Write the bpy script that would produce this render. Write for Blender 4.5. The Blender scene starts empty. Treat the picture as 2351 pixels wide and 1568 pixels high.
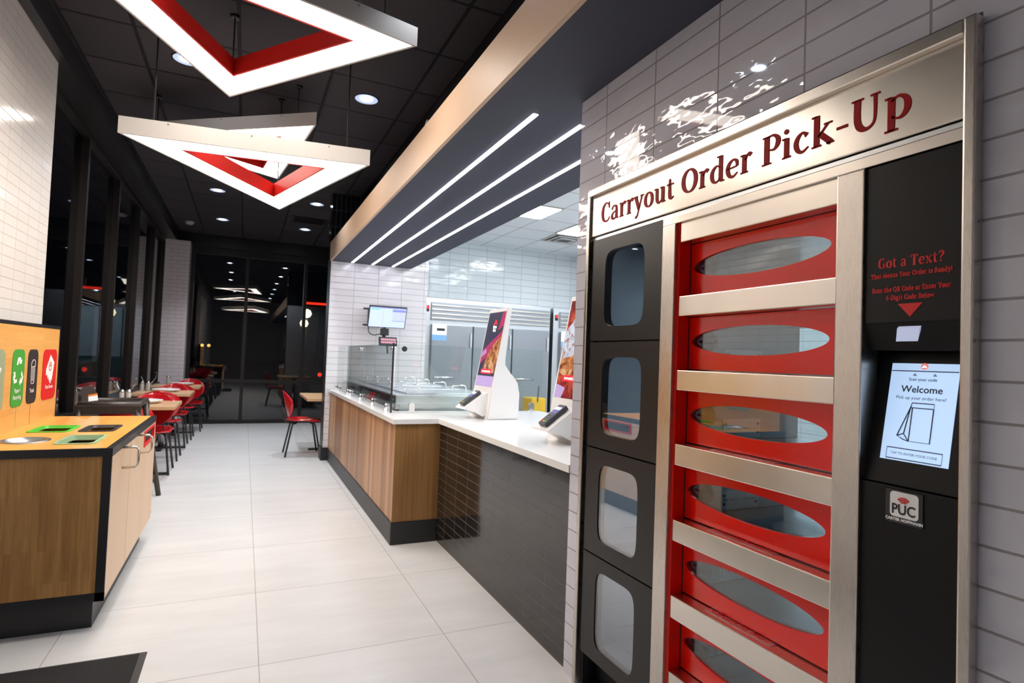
import bpy, bmesh, math, random
from mathutils import Vector, Matrix
PI = math.pi
random.seed(7)
sc = bpy.context.scene
COL = sc.collection
V = Vector

# ------------------------------------------------------------------ materials
MATS = {}
def new_mat(name):
    m = bpy.data.materials.new(name); m.use_nodes = True
    nt = m.node_tree; b = nt.nodes['Principled BSDF']
    MATS[name] = m
    return m, nt, b
def L(nt, a, b): nt.links.new(a, b)
def node(nt, t, **kw):
    n = nt.nodes.new(t)
    for k, v in kw.items():
        if k in n.inputs: n.inputs[k].default_value = v
        else: setattr(n, k, v)
    return n
def mat(name, col, rough=.5, metal=0., noise=None, bump=None, coat=0., spec=None):
    """plain principled surface; noise=(scale, amount) mottles the colour, bump=(scale, distance)"""
    m, nt, b = new_mat(name)
    c = tuple(col) + (1,)
    b.inputs['Base Color'].default_value = c
    b.inputs['Roughness'].default_value = rough
    b.inputs['Metallic'].default_value = metal
    b.inputs['Coat Weight'].default_value = coat
    if spec is not None: b.inputs['Specular IOR Level'].default_value = spec
    tc = node(nt, 'ShaderNodeTexCoord')
    if noise:
        n = node(nt, 'ShaderNodeTexNoise', Scale=noise[0], Detail=4.)
        L(nt, tc.outputs['Object'], n.inputs['Vector'])
        mx = node(nt, 'ShaderNodeMix', data_type='RGBA')
        mx.inputs[6].default_value = tuple(x * (1 - noise[1]) for x in col) + (1,)
        mx.inputs[7].default_value = tuple(min(1, x * (1 + noise[1])) for x in col) + (1,)
        L(nt, n.outputs['Fac'], mx.inputs[0]); L(nt, mx.outputs[2], b.inputs['Base Color'])
    if bump:
        n = node(nt, 'ShaderNodeTexNoise', Scale=bump[0], Detail=3.)
        L(nt, tc.outputs['Object'], n.inputs['Vector'])
        bp = node(nt, 'ShaderNodeBump', Distance=bump[1], Strength=1.)
        L(nt, n.outputs['Fac'], bp.inputs['Height']); L(nt, bp.outputs['Normal'], b.inputs['Normal'])
    return m
def emis(name, col, strength):
    m, nt, b = new_mat(name)
    b.inputs['Base Color'].default_value = tuple(col) + (1,)
    b.inputs['Roughness'].default_value = .4
    b.inputs['Emission Color'].default_value = tuple(col) + (1,)
    b.inputs['Emission Strength'].default_value = strength
    return m
def uvw(nt, ax, off=(0, 0), sc_=(1, 1)):
    """world position projected on two axes"""
    g = node(nt, 'ShaderNodeNewGeometry'); s = node(nt, 'ShaderNodeSeparateXYZ')
    L(nt, g.outputs['Position'], s.inputs[0])
    c = node(nt, 'ShaderNodeCombineXYZ')
    for i, a in enumerate(ax):
        ma = node(nt, 'ShaderNodeMath', operation='MULTIPLY_ADD')
        L(nt, s.outputs['XYZ'.index(a)], ma.inputs[0])
        ma.inputs[1].default_value = sc_[i]; ma.inputs[2].default_value = -off[i] * sc_[i]
        L(nt, ma.outputs[0], c.inputs[i])
    return c.outputs[0]
def tile(name, ax, w, h, col, grout, off=(0, 0), stag=0., rough=.12, mortar=.003, wave=(9, .004), var=.03, gbump=.002, grain=None, coat=0., spec=.5, wstretch=1.):
    m, nt, b = new_mat(name)
    v = uvw(nt, ax, off)
    br = node(nt, 'ShaderNodeTexBrick', offset=stag, offset_frequency=2, squash=1.)
    L(nt, v, br.inputs['Vector'])
    br.inputs['Scale'].default_value = 1.; br.inputs['Brick Width'].default_value = w; br.inputs['Row Height'].default_value = h
    br.inputs['Mortar Size'].default_value = mortar; br.inputs['Mortar Smooth'].default_value = .3; br.inputs['Bias'].default_value = 0.
    br.inputs['Color1'].default_value = tuple(x * (1 - var) for x in col) + (1,)
    br.inputs['Color2'].default_value = tuple(min(1, x * (1 + var)) for x in col) + (1,)
    br.inputs['Mortar'].default_value = tuple(grout) + (1,)
    out = br.outputs['Color']
    if grain:
        mp = node(nt, 'ShaderNodeMapping'); mp.inputs['Scale'].default_value = (grain[2], grain[3], 1); L(nt, v, mp.inputs['Vector'])
        n = node(nt, 'ShaderNodeTexNoise', Scale=grain[0], Detail=6., Roughness=.65); L(nt, mp.outputs[0], n.inputs['Vector'])
        mr = node(nt, 'ShaderNodeMapRange'); mr.inputs[1].default_value = .3; mr.inputs[2].default_value = .7
        mr.inputs[3].default_value = 1 - grain[1]; mr.inputs[4].default_value = 1 + grain[1] * .5
        L(nt, n.outputs['Fac'], mr.inputs[0])
        mx = node(nt, 'ShaderNodeMix', data_type='RGBA', blend_type='MULTIPLY'); mx.inputs[0].default_value = 1.
        L(nt, out, mx.inputs[6]); L(nt, mr.outputs[0], mx.inputs[7]); out = mx.outputs[2]
    L(nt, out, b.inputs['Base Color'])
    rr = node(nt, 'ShaderNodeMapRange'); rr.inputs[3].default_value = rough; rr.inputs[4].default_value = .7
    L(nt, br.outputs['Fac'], rr.inputs[0]); L(nt, rr.outputs[0], b.inputs['Roughness'])
    b.inputs['Coat Weight'].default_value = coat; b.inputs['Specular IOR Level'].default_value = spec
    inv = node(nt, 'ShaderNodeMath', operation='MULTIPLY'); inv.inputs[1].default_value = -1.
    L(nt, br.outputs['Fac'], inv.inputs[0])
    b1 = node(nt, 'ShaderNodeBump', Distance=gbump, Strength=1.); L(nt, inv.outputs[0], b1.inputs['Height'])
    last = b1
    if wave:
        mp = node(nt, 'ShaderNodeMapping'); mp.inputs['Scale'].default_value = (wstretch, 1, 1); L(nt, v, mp.inputs['Vector'])
        n = node(nt, 'ShaderNodeTexNoise', Scale=wave[0], Detail=1.5); L(nt, mp.outputs[0], n.inputs['Vector'])
        b2 = node(nt, 'ShaderNodeBump', Distance=wave[1], Strength=1.); L(nt, n.outputs['Fac'], b2.inputs['Height'])
        L(nt, b1.outputs[0], b2.inputs['Normal']); last = b2
    L(nt, last.outputs[0], b.inputs['Normal'])
    return m
def brushed(name, col, rough, ax='Z', amt=.0006, scale=1100., rv=.025):
    """brushed steel: fine streaks square to axis ax"""
    m, nt, b = new_mat(name)
    b.inputs['Base Color'].default_value = tuple(col) + (1,); b.inputs['Metallic'].default_value = 1.
    tc = node(nt, 'ShaderNodeTexCoord'); mp = node(nt, 'ShaderNodeMapping')
    mp.inputs['Scale'].default_value = {'X': (1, .02, .02), 'Y': (.02, 1, .02), 'Z': (.02, .02, 1)}[ax]
    L(nt, tc.outputs['Object'], mp.inputs['Vector'])
    n = node(nt, 'ShaderNodeTexNoise', Scale=scale, Detail=3.); L(nt, mp.outputs[0], n.inputs['Vector'])
    mr = node(nt, 'ShaderNodeMapRange'); mr.inputs[3].default_value = rough - rv; mr.inputs[4].default_value = rough + rv
    L(nt, n.outputs['Fac'], mr.inputs[0]); L(nt, mr.outputs[0], b.inputs['Roughness'])
    n2 = node(nt, 'ShaderNodeTexNoise', Scale=5., Detail=1.); L(nt, tc.outputs['Object'], n2.inputs['Vector'])
    b2 = node(nt, 'ShaderNodeBump', Distance=.0022, Strength=1.); L(nt, n2.outputs['Fac'], b2.inputs['Height'])
    L(nt, b2.outputs[0], b.inputs['Normal'])
    return m
def glass(name, tint=(1, 1, 1), refl=1., ior=1.5):
    """clear pane: transparent body with a dielectric mirror on each face"""
    m = bpy.data.materials.new(name); m.use_nodes = True; nt = m.node_tree; MATS[name] = m
    nt.nodes.remove(nt.nodes['Principled BSDF'])
    o = nt.nodes['Material Output']
    t = node(nt, 'ShaderNodeBsdfTransparent'); t.inputs[0].default_value = tuple(tint) + (1,)
    g = node(nt, 'ShaderNodeBsdfGlossy'); g.inputs['Roughness'].default_value = .01
    ge = node(nt, 'ShaderNodeNewGeometry'); dt = node(nt, 'ShaderNodeVectorMath', operation='DOT_PRODUCT')
    L(nt, ge.outputs['Incoming'], dt.inputs[0]); L(nt, ge.outputs['Normal'], dt.inputs[1])
    ab = node(nt, 'ShaderNodeMath', operation='ABSOLUTE'); L(nt, dt.outputs['Value'], ab.inputs[0])
    om = node(nt, 'ShaderNodeMath', operation='SUBTRACT'); om.inputs[0].default_value = 1.; L(nt, ab.outputs[0], om.inputs[1])
    pw = node(nt, 'ShaderNodeMath', operation='POWER'); L(nt, om.outputs[0], pw.inputs[0]); pw.inputs[1].default_value = 5.
    ml = node(nt, 'ShaderNodeMath', operation='MULTIPLY_ADD'); ml.inputs[1].default_value = 1. - .04 * refl; ml.inputs[2].default_value = .04 * refl; ml.use_clamp = True
    L(nt, pw.outputs[0], ml.inputs[0])
    mx = node(nt, 'ShaderNodeMixShader'); L(nt, ml.outputs[0], mx.inputs[0]); L(nt, t.outputs[0], mx.inputs[1]); L(nt, g.outputs[0], mx.inputs[2])
    L(nt, mx.outputs[0], o.inputs['Surface'])
    return m
def wood(name, ax, cA, cB, cC, plank, length, grain=.35, rough=.35, gs=(60, 2.5), stag=.37, seam=.0, spec=.4, coords='pos'):
    """planked wood: planks of width `plank` along ax[0], grain runs along ax[1]"""
    m, nt, b = new_mat(name)
    v = uvw(nt, ax[::-1])           # u = along grain, v = across
    br = node(nt, 'ShaderNodeTexBrick', offset=stag, offset_frequency=2)
    L(nt, v, br.inputs['Vector']); br.inputs['Scale'].default_value = 1.
    br.inputs['Brick Width'].default_value = length; br.inputs['Row Height'].default_value = plank
    br.inputs['Mortar Size'].default_value = seam; br.inputs['Bias'].default_value = 0.
    br.inputs['Color1'].default_value = tuple(cA) + (1,); br.inputs['Color2'].default_value = tuple(cB) + (1,); br.inputs['Mortar'].default_value = tuple(cC) + (1,)
    mp = node(nt, 'ShaderNodeMapping'); mp.inputs['Scale'].default_value = (gs[1], gs[0], 1); L(nt, v, mp.inputs['Vector'])
    n = node(nt, 'ShaderNodeTexNoise', Scale=1., Detail=5., Roughness=.6, Distortion=.3); L(nt, mp.outputs[0], n.inputs['Vector'])
    mr = node(nt, 'ShaderNodeMapRange'); mr.inputs[1].default_value = .3; mr.inputs[2].default_value = .7; mr.inputs[3].default_value = 0.; mr.inputs[4].default_value = grain
    L(nt, n.outputs['Fac'], mr.inputs[0])
    mx = node(nt, 'ShaderNodeMix', data_type='RGBA'); L(nt, mr.outputs[0], mx.inputs[0]); L(nt, br.outputs['Color'], mx.inputs[6]); mx.inputs[7].default_value = tuple(cC) + (1,)
    L(nt, mx.outputs[2], b.inputs['Base Color']); b.inputs['Roughness'].default_value = rough; b.inputs['Specular IOR Level'].default_value = spec
    return m

# ------------------------------------------------------------------ mesh building
class Fr:
    """a local frame on a surface: u right, v up, n out"""
    def __init__(s, o, x, y):
        s.o = V(o); s.x = V(x).normalized(); s.y = V(y).normalized(); s.n = s.x.cross(s.y)
    def __call__(s, u, v, n=0.): return s.o + s.x * u + s.y * v + s.n * n
    def at(s, u, v, n=0.): return Fr(s(u, v, n), s.x, s.y)
WORLD = Fr((0, 0, 0), (1, 0, 0), (0, 1, 0))
def catmull(pts, k=6, closed=False):
    n = len(pts); out = []
    P = [V(p) for p in pts]
    rng = range(n) if closed else range(n - 1)
    for i in rng:
        if closed: a, b, c, d = P[i - 1], P[i], P[(i + 1) % n], P[(i + 2) % n]
        else: a, b, c, d = P[max(i - 1, 0)], P[i], P[i + 1], P[min(i + 2, n - 1)]
        for j in range(k):
            t = j / k
            out.append(.5 * ((2 * b) + (c - a) * t + (2 * a - 5 * b + 4 * c - d) * t * t + (3 * b - a - 3 * c + d) * t ** 3))
    if not closed: out.append(P[-1])
    return out
class MB:
    def __init__(s): s.bm = bmesh.new()
    def box(s, x0, x1, y0, y1, z0, z1, bev=0., f=WORLD, seg=2):
        vs = [s.bm.verts.new(f(x, y, z)) for z in (z0, z1) for x, y in ((x0, y0), (x1, y0), (x1, y1), (x0, y1))]
        q = [(0, 3, 2, 1), (4, 5, 6, 7), (0, 1, 5, 4), (1, 2, 6, 5), (2, 3, 7, 6), (3, 0, 4, 7)]
        fs = [s.bm.faces.new([vs[i] for i in a]) for a in q]
        if bev > 0:
            es = list({e for fc in fs for e in fc.edges})
            bmesh.ops.bevel(s.bm, geom=es, offset=bev, segments=seg, profile=.6, affect='EDGES')
        return s
    def poly(s, f, pts, n0=0., n1=.001):
        a = [s.bm.verts.new(f(u, v, n1)) for u, v in pts]; s.bm.faces.new(a)
        if n1 != n0:
            b = [s.bm.verts.new(f(u, v, n0)) for u, v in pts]; s.bm.faces.new(b[::-1])
            for i in range(len(a)):
                j = (i + 1) % len(a); s.bm.faces.new((a[i], b[i], b[j], a[j]))
        return s
    def ribbon(s, f, pts, ws, n0=0., n1=.001, k=5, closed=False, smooth=True):
        P3 = [(p[0], p[1], w) for p, w in zip(pts, ws)]
        P = catmull(P3, k, closed) if smooth and len(P3) > 2 else [V(p) for p in P3]
        n = len(P); Lf = []; Rt = []
        for i, p in enumerate(P):
            a = P[i - 1] if (i > 0 or closed) else p; b = P[(i + 1) % n] if (i < n - 1 or closed) else p
            d = V((b.x - a.x, b.y - a.y)); d = d.normalized() if d.length > 1e-9 else V((1, 0))
            h = max(p.z, .002) / 2
            Lf.append((p.x - d.y * h, p.y + d.x * h)); Rt.append((p.x + d.y * h, p.y - d.x * h))
        lt = [s.bm.verts.new(f(*q, n1)) for q in Lf]; rt = [s.bm.verts.new(f(*q, n1)) for q in Rt]
        lb = [s.bm.verts.new(f(*q, n0)) for q in Lf]; rb = [s.bm.verts.new(f(*q, n0)) for q in Rt]
        for i in range(n if closed else n - 1):
            j = (i + 1) % n
            s.bm.faces.new((lt[i], rt[i], rt[j], lt[j])); s.bm.faces.new((lb[i], lt[i], lt[j], lb[j])); s.bm.faces.new((rt[i], rb[i], rb[j], rt[j]))
        if not closed:
            s.bm.faces.new((lt[0], lb[0], rb[0], rt[0])); s.bm.faces.new((lt[-1], rt[-1], rb[-1], lb[-1]))
        return s
    def tube(s, pts, r, seg=10, smooth=0, closed=False):
        P = [V(p) for p in pts]
        if smooth: P = catmull(P, smooth, closed)
        n = len(P); rings = []; up = None
        for i, p in enumerate(P):
            a = P[i - 1] if (i > 0 or closed) else p; b = P[(i + 1) % n] if (i < n - 1 or closed) else p
            d = (b - a).normalized()
            if up is None: up = V((0, 0, 1)) if abs(d.z) < .9 else V((1, 0, 0))
            x = up.cross(d).normalized(); up = d.cross(x).normalized()
            rr = r[i] if isinstance(r, (list, tuple)) and not smooth else (r if not isinstance(r, (list, tuple)) else r[0])
            rings.append([s.bm.verts.new(p + (x * math.cos(2 * PI * j / seg) + up * math.sin(2 * PI * j / seg)) * rr) for j in range(seg)])
        for i in range(n if closed else n - 1):
            A, B = rings[i], rings[(i + 1) % n]
            for j in range(seg):
                k = (j + 1) % seg; fc = s.bm.faces.new((A[j], A[k], B[k], B[j])); fc.smooth = True
        if not closed: s.bm.faces.new(rings[0][::-1]); s.bm.faces.new(rings[-1])
        return s
    def lathe(s, c, prof, seg=24, f=None, cap=True):
        f = f or Fr(c, (1, 0, 0), (0, 1, 0))
        rings = [[s.bm.verts.new(f(r * math.cos(2 * PI * j / seg), r * math.sin(2 * PI * j / seg), z)) for j in range(seg)] for r, z in prof]
        for A, B in zip(rings, rings[1:]):
            for j in range(seg):
                k = (j + 1) % seg; fc = s.bm.faces.new((A[j], A[k], B[k], B[j])); fc.smooth = True
        if cap: s.bm.faces.new(rings[0][::-1]); s.bm.faces.new(rings[-1])
        return s
    def holed(s, f, rect, hole, n0, n1):
        """flat plate rect=(u0,u1,v0,v1) with a hole given as 8k points, counterclockwise from +u"""
        u0, u1, v0, v1 = rect; W, H = (u1 - u0) / 2, (v1 - v0) / 2; cu, cv = (u0 + u1) / 2, (v0 + v1) / 2
        N = len(hole); R = []
        for i in range(N):
            t = 2 * PI * i / N; c, d = math.cos(t), math.sin(t); k = 1 / max(abs(c), abs(d))
            R.append((cu + W * c * k, cv + H * d * k))
        def ring(P, n): return [s.bm.verts.new(f(u, v, n)) for u, v in P]
        o1, h1, o0, h0 = ring(R, n1), ring(hole, n1), ring(R, n0), ring(hole, n0)
        for i in range(N):
            j = (i + 1) % N
            s.bm.faces.new((o1[i], o1[j], h1[j], h1[i])); s.bm.faces.new((o0[j], o0[i], h0[i], h0[j]))
            s.bm.faces.new((o0[i], o0[j], o1[j], o1[i])); s.bm.faces.new((h1[i], h1[j], h0[j], h0[i]))
        return s
    def build(s, name, m, parent=None, solid=True):
        if solid: bmesh.ops.recalc_face_normals(s.bm, faces=s.bm.faces[:])
        off = root_of(parent).location.copy() if parent else V((0, 0, 0))
        if parent: bmesh.ops.translate(s.bm, verts=s.bm.verts[:], vec=-off)
        me = bpy.data.meshes.new(name); s.bm.to_mesh(me); s.bm.free()
        me.materials.append(MATS[m] if isinstance(m, str) else m)
        o = bpy.data.objects.new(name, me); COL.objects.link(o)
        if parent: o.parent = parent
        return o
def root_of(o):
    while o.parent: o = o.parent
    return o
def superell(cu, cv, a, b, e=2., N=48):
    out = []
    for i in range(N):
        t = 2 * PI * i / N; c, d = math.cos(t), math.sin(t)
        out.append((cu + a * math.copysign(abs(c) ** (2 / e), c), cv + b * math.copysign(abs(d) ** (2 / e), d)))
    return out
def rrect(u0, u1, v0, v1, r, k=5):
    out = []
    for cx, cy, a0 in ((u1 - r, v1 - r, 0), (u0 + r, v1 - r, 90), (u0 + r, v0 + r, 180), (u1 - r, v0 + r, 270)):
        for i in range(k + 1):
            a = math.radians(a0 + 90 * i / k); out.append((cx + r * math.cos(a), cy + r * math.sin(a)))
    return out
def thing(name, label, cat, loc=(0, 0, 0), group=None):
    o = bpy.data.objects.new(name, None); COL.objects.link(o); o.location = loc; o.empty_display_size = .1
    return tag(o, label, cat, group)
def tag(o, label=None, cat=None, group=None, kind=None):
    if label: o['label'] = label
    if cat: o['category'] = cat
    if group: o['group'] = group
    if kind: o['kind'] = kind
    return o
def struct(name, mb, m, label=None):
    o = mb.build(name, m); o['kind'] = 'structure'
    if label: o['label'] = label
    return o
def copy_tree(o, parent=None):
    c = o.copy(); COL.objects.link(c)
    if parent: c.parent = parent
    for ch in [x for x in o.children]: copy_tree(ch, c)
    return c
def dup(root, loc, label, rotz=None, group=None):
    c = copy_tree(root); c.location = loc; c['label'] = label
    if rotz is not None: c.rotation_euler = (0, 0, rotz)
    if group: c['group'] = group
    return c
def text_mesh(mb, f, s, size, align='CENTER', n0=0., n1=.0006, weight=0., xs=1.):
    """sans lettering from Blender's built-in font, laid on frame f"""
    cu = bpy.data.curves.new('t', 'FONT'); cu.body = s; cu.size = size; cu.align_x = align; cu.offset = weight; cu.resolution_u = 3
    o = bpy.data.objects.new('t', cu); COL.objects.link(o)
    dg = bpy.context.evaluated_depsgraph_get(); me = bpy.data.meshes.new_from_object(o.evaluated_get(dg))
    vs = [mb.bm.verts.new(f(v.co.x * xs, v.co.y, n1)) for v in me.vertices]
    for p in me.polygons:
        try: mb.bm.faces.new([vs[i] for i in p.vertices])
        except ValueError: pass
    bpy.data.objects.remove(o); bpy.data.curves.remove(cu); bpy.data.meshes.remove(me)

# ------------------------------------------------------------------ heavy old-style serif lettering (stroke glyphs)
H, h_, T, t_ = .70, .48, .125, .045
def st(x, a, b, w=T): return ([(x, a), (x, b)], [w * 1.1, w * 1.1])
def sf(x, y, w, t=.04): return ([(x - w / 2, y), (x + w / 2, y)], [t, t])
def foot(x, y=.02, w=.24): return sf(x, y, w)
def ring(cx, cy, a, b, w=T, t=t_):
    P = [(cx + a * math.cos(2 * PI * i / 12), cy + b * math.sin(2 * PI * i / 12)) for i in range(12)]
    return (P, [t + (w - t) * abs(math.cos(2 * PI * i / 12)) ** 1.3 for i in range(12)], 'c')
DOT = lambda x, y, r=.065: ([(x - r, y), (x, y), (x + r, y)], [r, 2 * r, r])
G = {
 'C': (.58, [([(.50, .52), (.43, .64), (.30, .67), (.15, .56), (.10, .35), (.15, .13), (.30, .03), (.45, .06), (.54, .17)], [.03, .05, .06, .12, .15, .12, .06, .05, .03]), ([(.50, .70), (.50, .47)], [.03, .06])]),
 'G': (.66, [([(.50, .52), (.43, .64), (.30, .67), (.15, .56), (.10, .35), (.15, .13), (.30, .03), (.45, .06), (.52, .1)], [.03, .05, .06, .12, .15, .12, .06, .05, .05]), ([(.50, .70), (.50, .49)], [.03, .06]), st(.50, .03, .32), sf(.49, .31, .24)]),
 'O': (.70, [ring(.34, .35, .26, .32, .15, .05)]), 'Q': (.72, [ring(.34, .35, .26, .32, .15, .05), ([(.34, .1), (.48, -.02), (.64, -.06)], [.04, .09, .04])]),
 'P': (.56, [st(.15, .02, .68, .14), foot(.15, .02, .28), sf(.13, .68, .22), ([(.16, .67), (.34, .68), (.47, .58), (.47, .44), (.36, .33), (.20, .36)], [.04, .06, .12, .13, .06, .04])]),
 'U': (.68, [([(.14, .68), (.14, .25), (.22, .07), (.36, .03), (.48, .10), (.52, .26), (.52, .68)], [.14, .14, .13, .07, .05, .06, .07]), sf(.14, .68, .26), sf(.52, .68, .20)]),
 'T': (.60, [st(.30, .02, .66, .14), foot(.30, .02, .28), ([(.04, .66), (.56, .66)], [.06, .06]), ([(.05, .69), (.04, .50)], [.06, .03]), ([(.55, .69), (.56, .50)], [.06, .03])]),
 'M': (.84, [st(.12, .02, .68, .06), st(.68, .02, .68, .14), ([(.12, .68), (.38, .06)], [.13, .13]), ([(.66, .68), (.38, .06)], [.05, .05]), foot(.12, .02, .22), foot(.68, .02, .26)]),
 'Y': (.60, [st(.30, .02, .34, .14), foot(.30, .02, .28), ([(.10, .68), (.30, .30)], [.14, .14]), ([(.50, .68), (.31, .30)], [.06, .06]), sf(.10, .68, .24), sf(.50, .68, .2)]),
 'I': (.32, [st(.16, .02, .68, .14), foot(.16, .02, .28), sf(.16, .68, .28)]),
 'S': (.50, [([(.42, .52), (.34, .66), (.20, .66), (.11, .54), (.20, .40), (.34, .30), (.41, .18), (.32, .04), (.17, .04), (.07, .18)], [.03, .05, .07, .11, .14, .14, .11, .07, .05, .03])]),
 'E': (.56, [st(.15, .02, .68, .14), ([(.05, .67), (.48, .67)], [.05, .05]), ([(.15, .36), (.38, .36)], [.05, .05]), ([(.05, .03), (.50, .03)], [.05, .05]), ([(.48, .69), (.47, .5)], [.05, .03]), ([(.51, .02), (.52, .2)], [.05, .03])]),
 'D': (.64, [st(.15, .02, .68, .14), ([(.05, .67), (.32, .67), (.50, .55), (.55, .35), (.50, .15), (.32, .03), (.05, .03)], [.04, .05, .11, .15, .11, .05, .04])]),
 'R': (.62, [st(.15, .02, .68, .14), foot(.15, .02, .28), sf(.13, .68, .22), ([(.16, .67), (.34, .68), (.46, .58), (.45, .44), (.34, .36), (.20, .36)], [.04, .06, .12, .12, .06, .04]), ([(.30, .37), (.42, .15), (.58, .02)], [.1, .12, .05])]),
 'B': (.60, [st(.15, .02, .68, .14), ([(.05, .67), (.34, .67), (.44, .56), (.42, .44), (.30, .37), (.2, .37)], [.04, .06, .11, .11, .06, .04]), ([(.3, .37), (.46, .31), (.50, .19), (.40, .05), (.05, .03)], [.05, .1, .14, .08, .04])]),
 '4': (.54, [st(.36, .02, .68, .13), ([(.36, .68), (.06, .24)], [.05, .05]), ([(.03, .22), (.50, .22)], [.06, .06]), foot(.36, .02, .24)]),
 'a': (.50, [([(.08, .36), (.14, .45), (.24, .47), (.34, .42), (.36, .25), (.36, .08), (.46, .02)], [.07, .06, .06, .10, .12, .12, .04]), ([(.35, .28), (.20, .25), (.10, .18), (.10, .08), (.18, .02), (.28, .04), (.35, .12)], [.04, .05, .09, .12, .06, .05, .03])]),
 'r': (.40, [st(.14, .02, .47), foot(.14), sf(.08, .465, .14), ([(.17, .33), (.24, .44), (.31, .465), (.36, .42)], [.04, .06, .09, .12])]),
 'y': (.50, [([(.08, .47), (.26, .06)], [.13, .13]), ([(.42, .47), (.26, .04), (.18, -.16), (.08, -.20)], [.045, .05, .06, .09]), sf(.09, .465, .2), sf(.42, .465, .16)]),
 'o': (.50, [ring(.25, .24, .175, .22)]),
 'u': (.56, [([(.14, .47), (.14, .16), (.20, .04), (.30, .04), (.40, .14)], [.12, .12, .09, .05, .04]), st(.42, .02, .47), foot(.46, .02, .16), sf(.08, .465, .14), sf(.36, .465, .14)]),
 't': (.38, [([(.16, .62), (.16, .15), (.22, .03), (.34, .07)], [.07, .13, .08, .03]), ([(.03, .455), (.33, .455)], [.045, .045])]),
 'd': (.56, [st(.42, .03, .70), sf(.36, .69, .16), foot(.48, .02, .14), ([(.40, .38), (.28, .46), (.14, .38), (.09, .23), (.14, .08), (.26, .02), (.40, .10)], [.04, .05, .10, .13, .10, .05, .04])]),
 'e': (.50, [([(.08, .25), (.42, .27)], [.04, .04]), ([(.42, .27), (.40, .40), (.28, .46), (.14, .38), (.09, .23), (.15, .07), (.28, .02), (.43, .10)], [.08, .09, .05, .10, .13, .10, .06, .03])]),
 'i': (.30, [st(.15, .02, .47), foot(.15), sf(.09, .465, .14), DOT(.14, .63)]),
 'c': (.47, [([(.38, .37), (.28, .46), (.15, .39), (.09, .23), (.15, .07), (.27, .02), (.42, .10)], [.12, .05, .10, .13, .10, .06, .03])]),
 'k': (.56, [st(.14, .02, .70), foot(.14), sf(.08, .69, .14), ([(.42, .46), (.18, .22)], [.05, .05]), ([(.22, .28), (.50, .02)], [.13, .13]), sf(.42, .465, .2), sf(.48, .02, .18)]),
 '-': (.36, [([(.05, .25), (.31, .25)], [.06, .06])]),
 'p': (.56, [st(.15, -.20, .47), foot(.15, -.19, .26), sf(.09, .465, .14), ([(.16, .38), (.28, .46), (.42, .39), (.47, .24), (.42, .09), (.30, .02), (.16, .08)], [.04, .05, .10, .13, .10, .05, .04])]),
 'x': (.54, [([(.10, .47), (.44, .02)], [.13, .13]), ([(.42, .47), (.10, .02)], [.045, .045]), sf(.11, .465, .2), sf(.42, .465, .16), foot(.12, .02, .16), foot(.43, .02, .2)]),
 'h': (.58, [st(.14, .02, .70), foot(.14), sf(.08, .69, .14), ([(.15, .34), (.28, .46), (.40, .42), (.43, .30), (.43, .02)], [.04, .06, .10, .12, .12]), foot(.44)]),
 'n': (.58, [st(.14, .02, .47), foot(.14), sf(.08, .465, .14), ([(.15, .34), (.28, .46), (.40, .42), (.43, .30), (.43, .02)], [.04, .06, .10, .12, .12]), foot(.44)]),
 's': (.42, [([(.34, .37), (.26, .46), (.14, .44), (.10, .36), (.20, .27), (.32, .19), (.33, .09), (.22, .02), (.12, .04), (.06, .13)], [.03, .05, .07, .1, .11, .11, .1, .06, .05, .03])]),
 'g': (.52, [ring(.23, .29, .14, .17, .11), ([(.2, .12), (.12, .06), (.24, .0), (.40, -.05), (.40, -.16), (.22, -.2), (.08, -.13), (.14, -.02)], [.03, .06, .09, .09, .07, .05, .05, .03]), ([(.33, .42), (.46, .46)], [.04, .08])]),
 'l': (.30, [st(.15, .02, .70), foot(.15), sf(.09, .69, .14)]),
 'w': (.74, [([(.08, .47), (.22, .03)], [.12, .12]), ([(.38, .47), (.22, .03)], [.045, .045]), ([(.36, .47), (.50, .03)], [.12, .12]), ([(.66, .47), (.50, .03)], [.045, .045]), sf(.09, .465, .2), sf(.66, .465, .16)]),
 '!': (.28, [([(.14, .70), (.14, .22)], [.14, .05]), DOT(.14, .07)]),
 '?': (.44, [([(.08, .52), (.14, .65), (.28, .66), (.37, .54), (.30, .40), (.20, .32), (.20, .2)], [.1, .07, .08, .13, .1, .07, .05]), DOT(.20, .07)]),
 ' ': (.26, []),
}
def serif(mb, f, s, size, align='L', gap=.02, n1=.001, xs=1.):
    k = size / .70
    W = sum(G[c][0] + gap for c in s) * k * xs
    x = -W / 2 if align == 'C' else 0.
    for c in s:
        adv, stv = G[c]
        for q in stv:
            pts, ws = q[0], q[1]
            mb.ribbon(f, [(x + p[0] * k * xs, p[1] * k) for p in pts], [w * k for w in ws], 0, n1, k=4, closed=len(q) > 2, smooth=len(pts) > 2)
        x += (adv + gap) * k * xs
    return W
def fit_serif(mb, f, s, size, w, **k):
    return serif(mb, f, s, size, xs=w / (sum(G[c][0] + .02 for c in s) * size / .70), **k)
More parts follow.
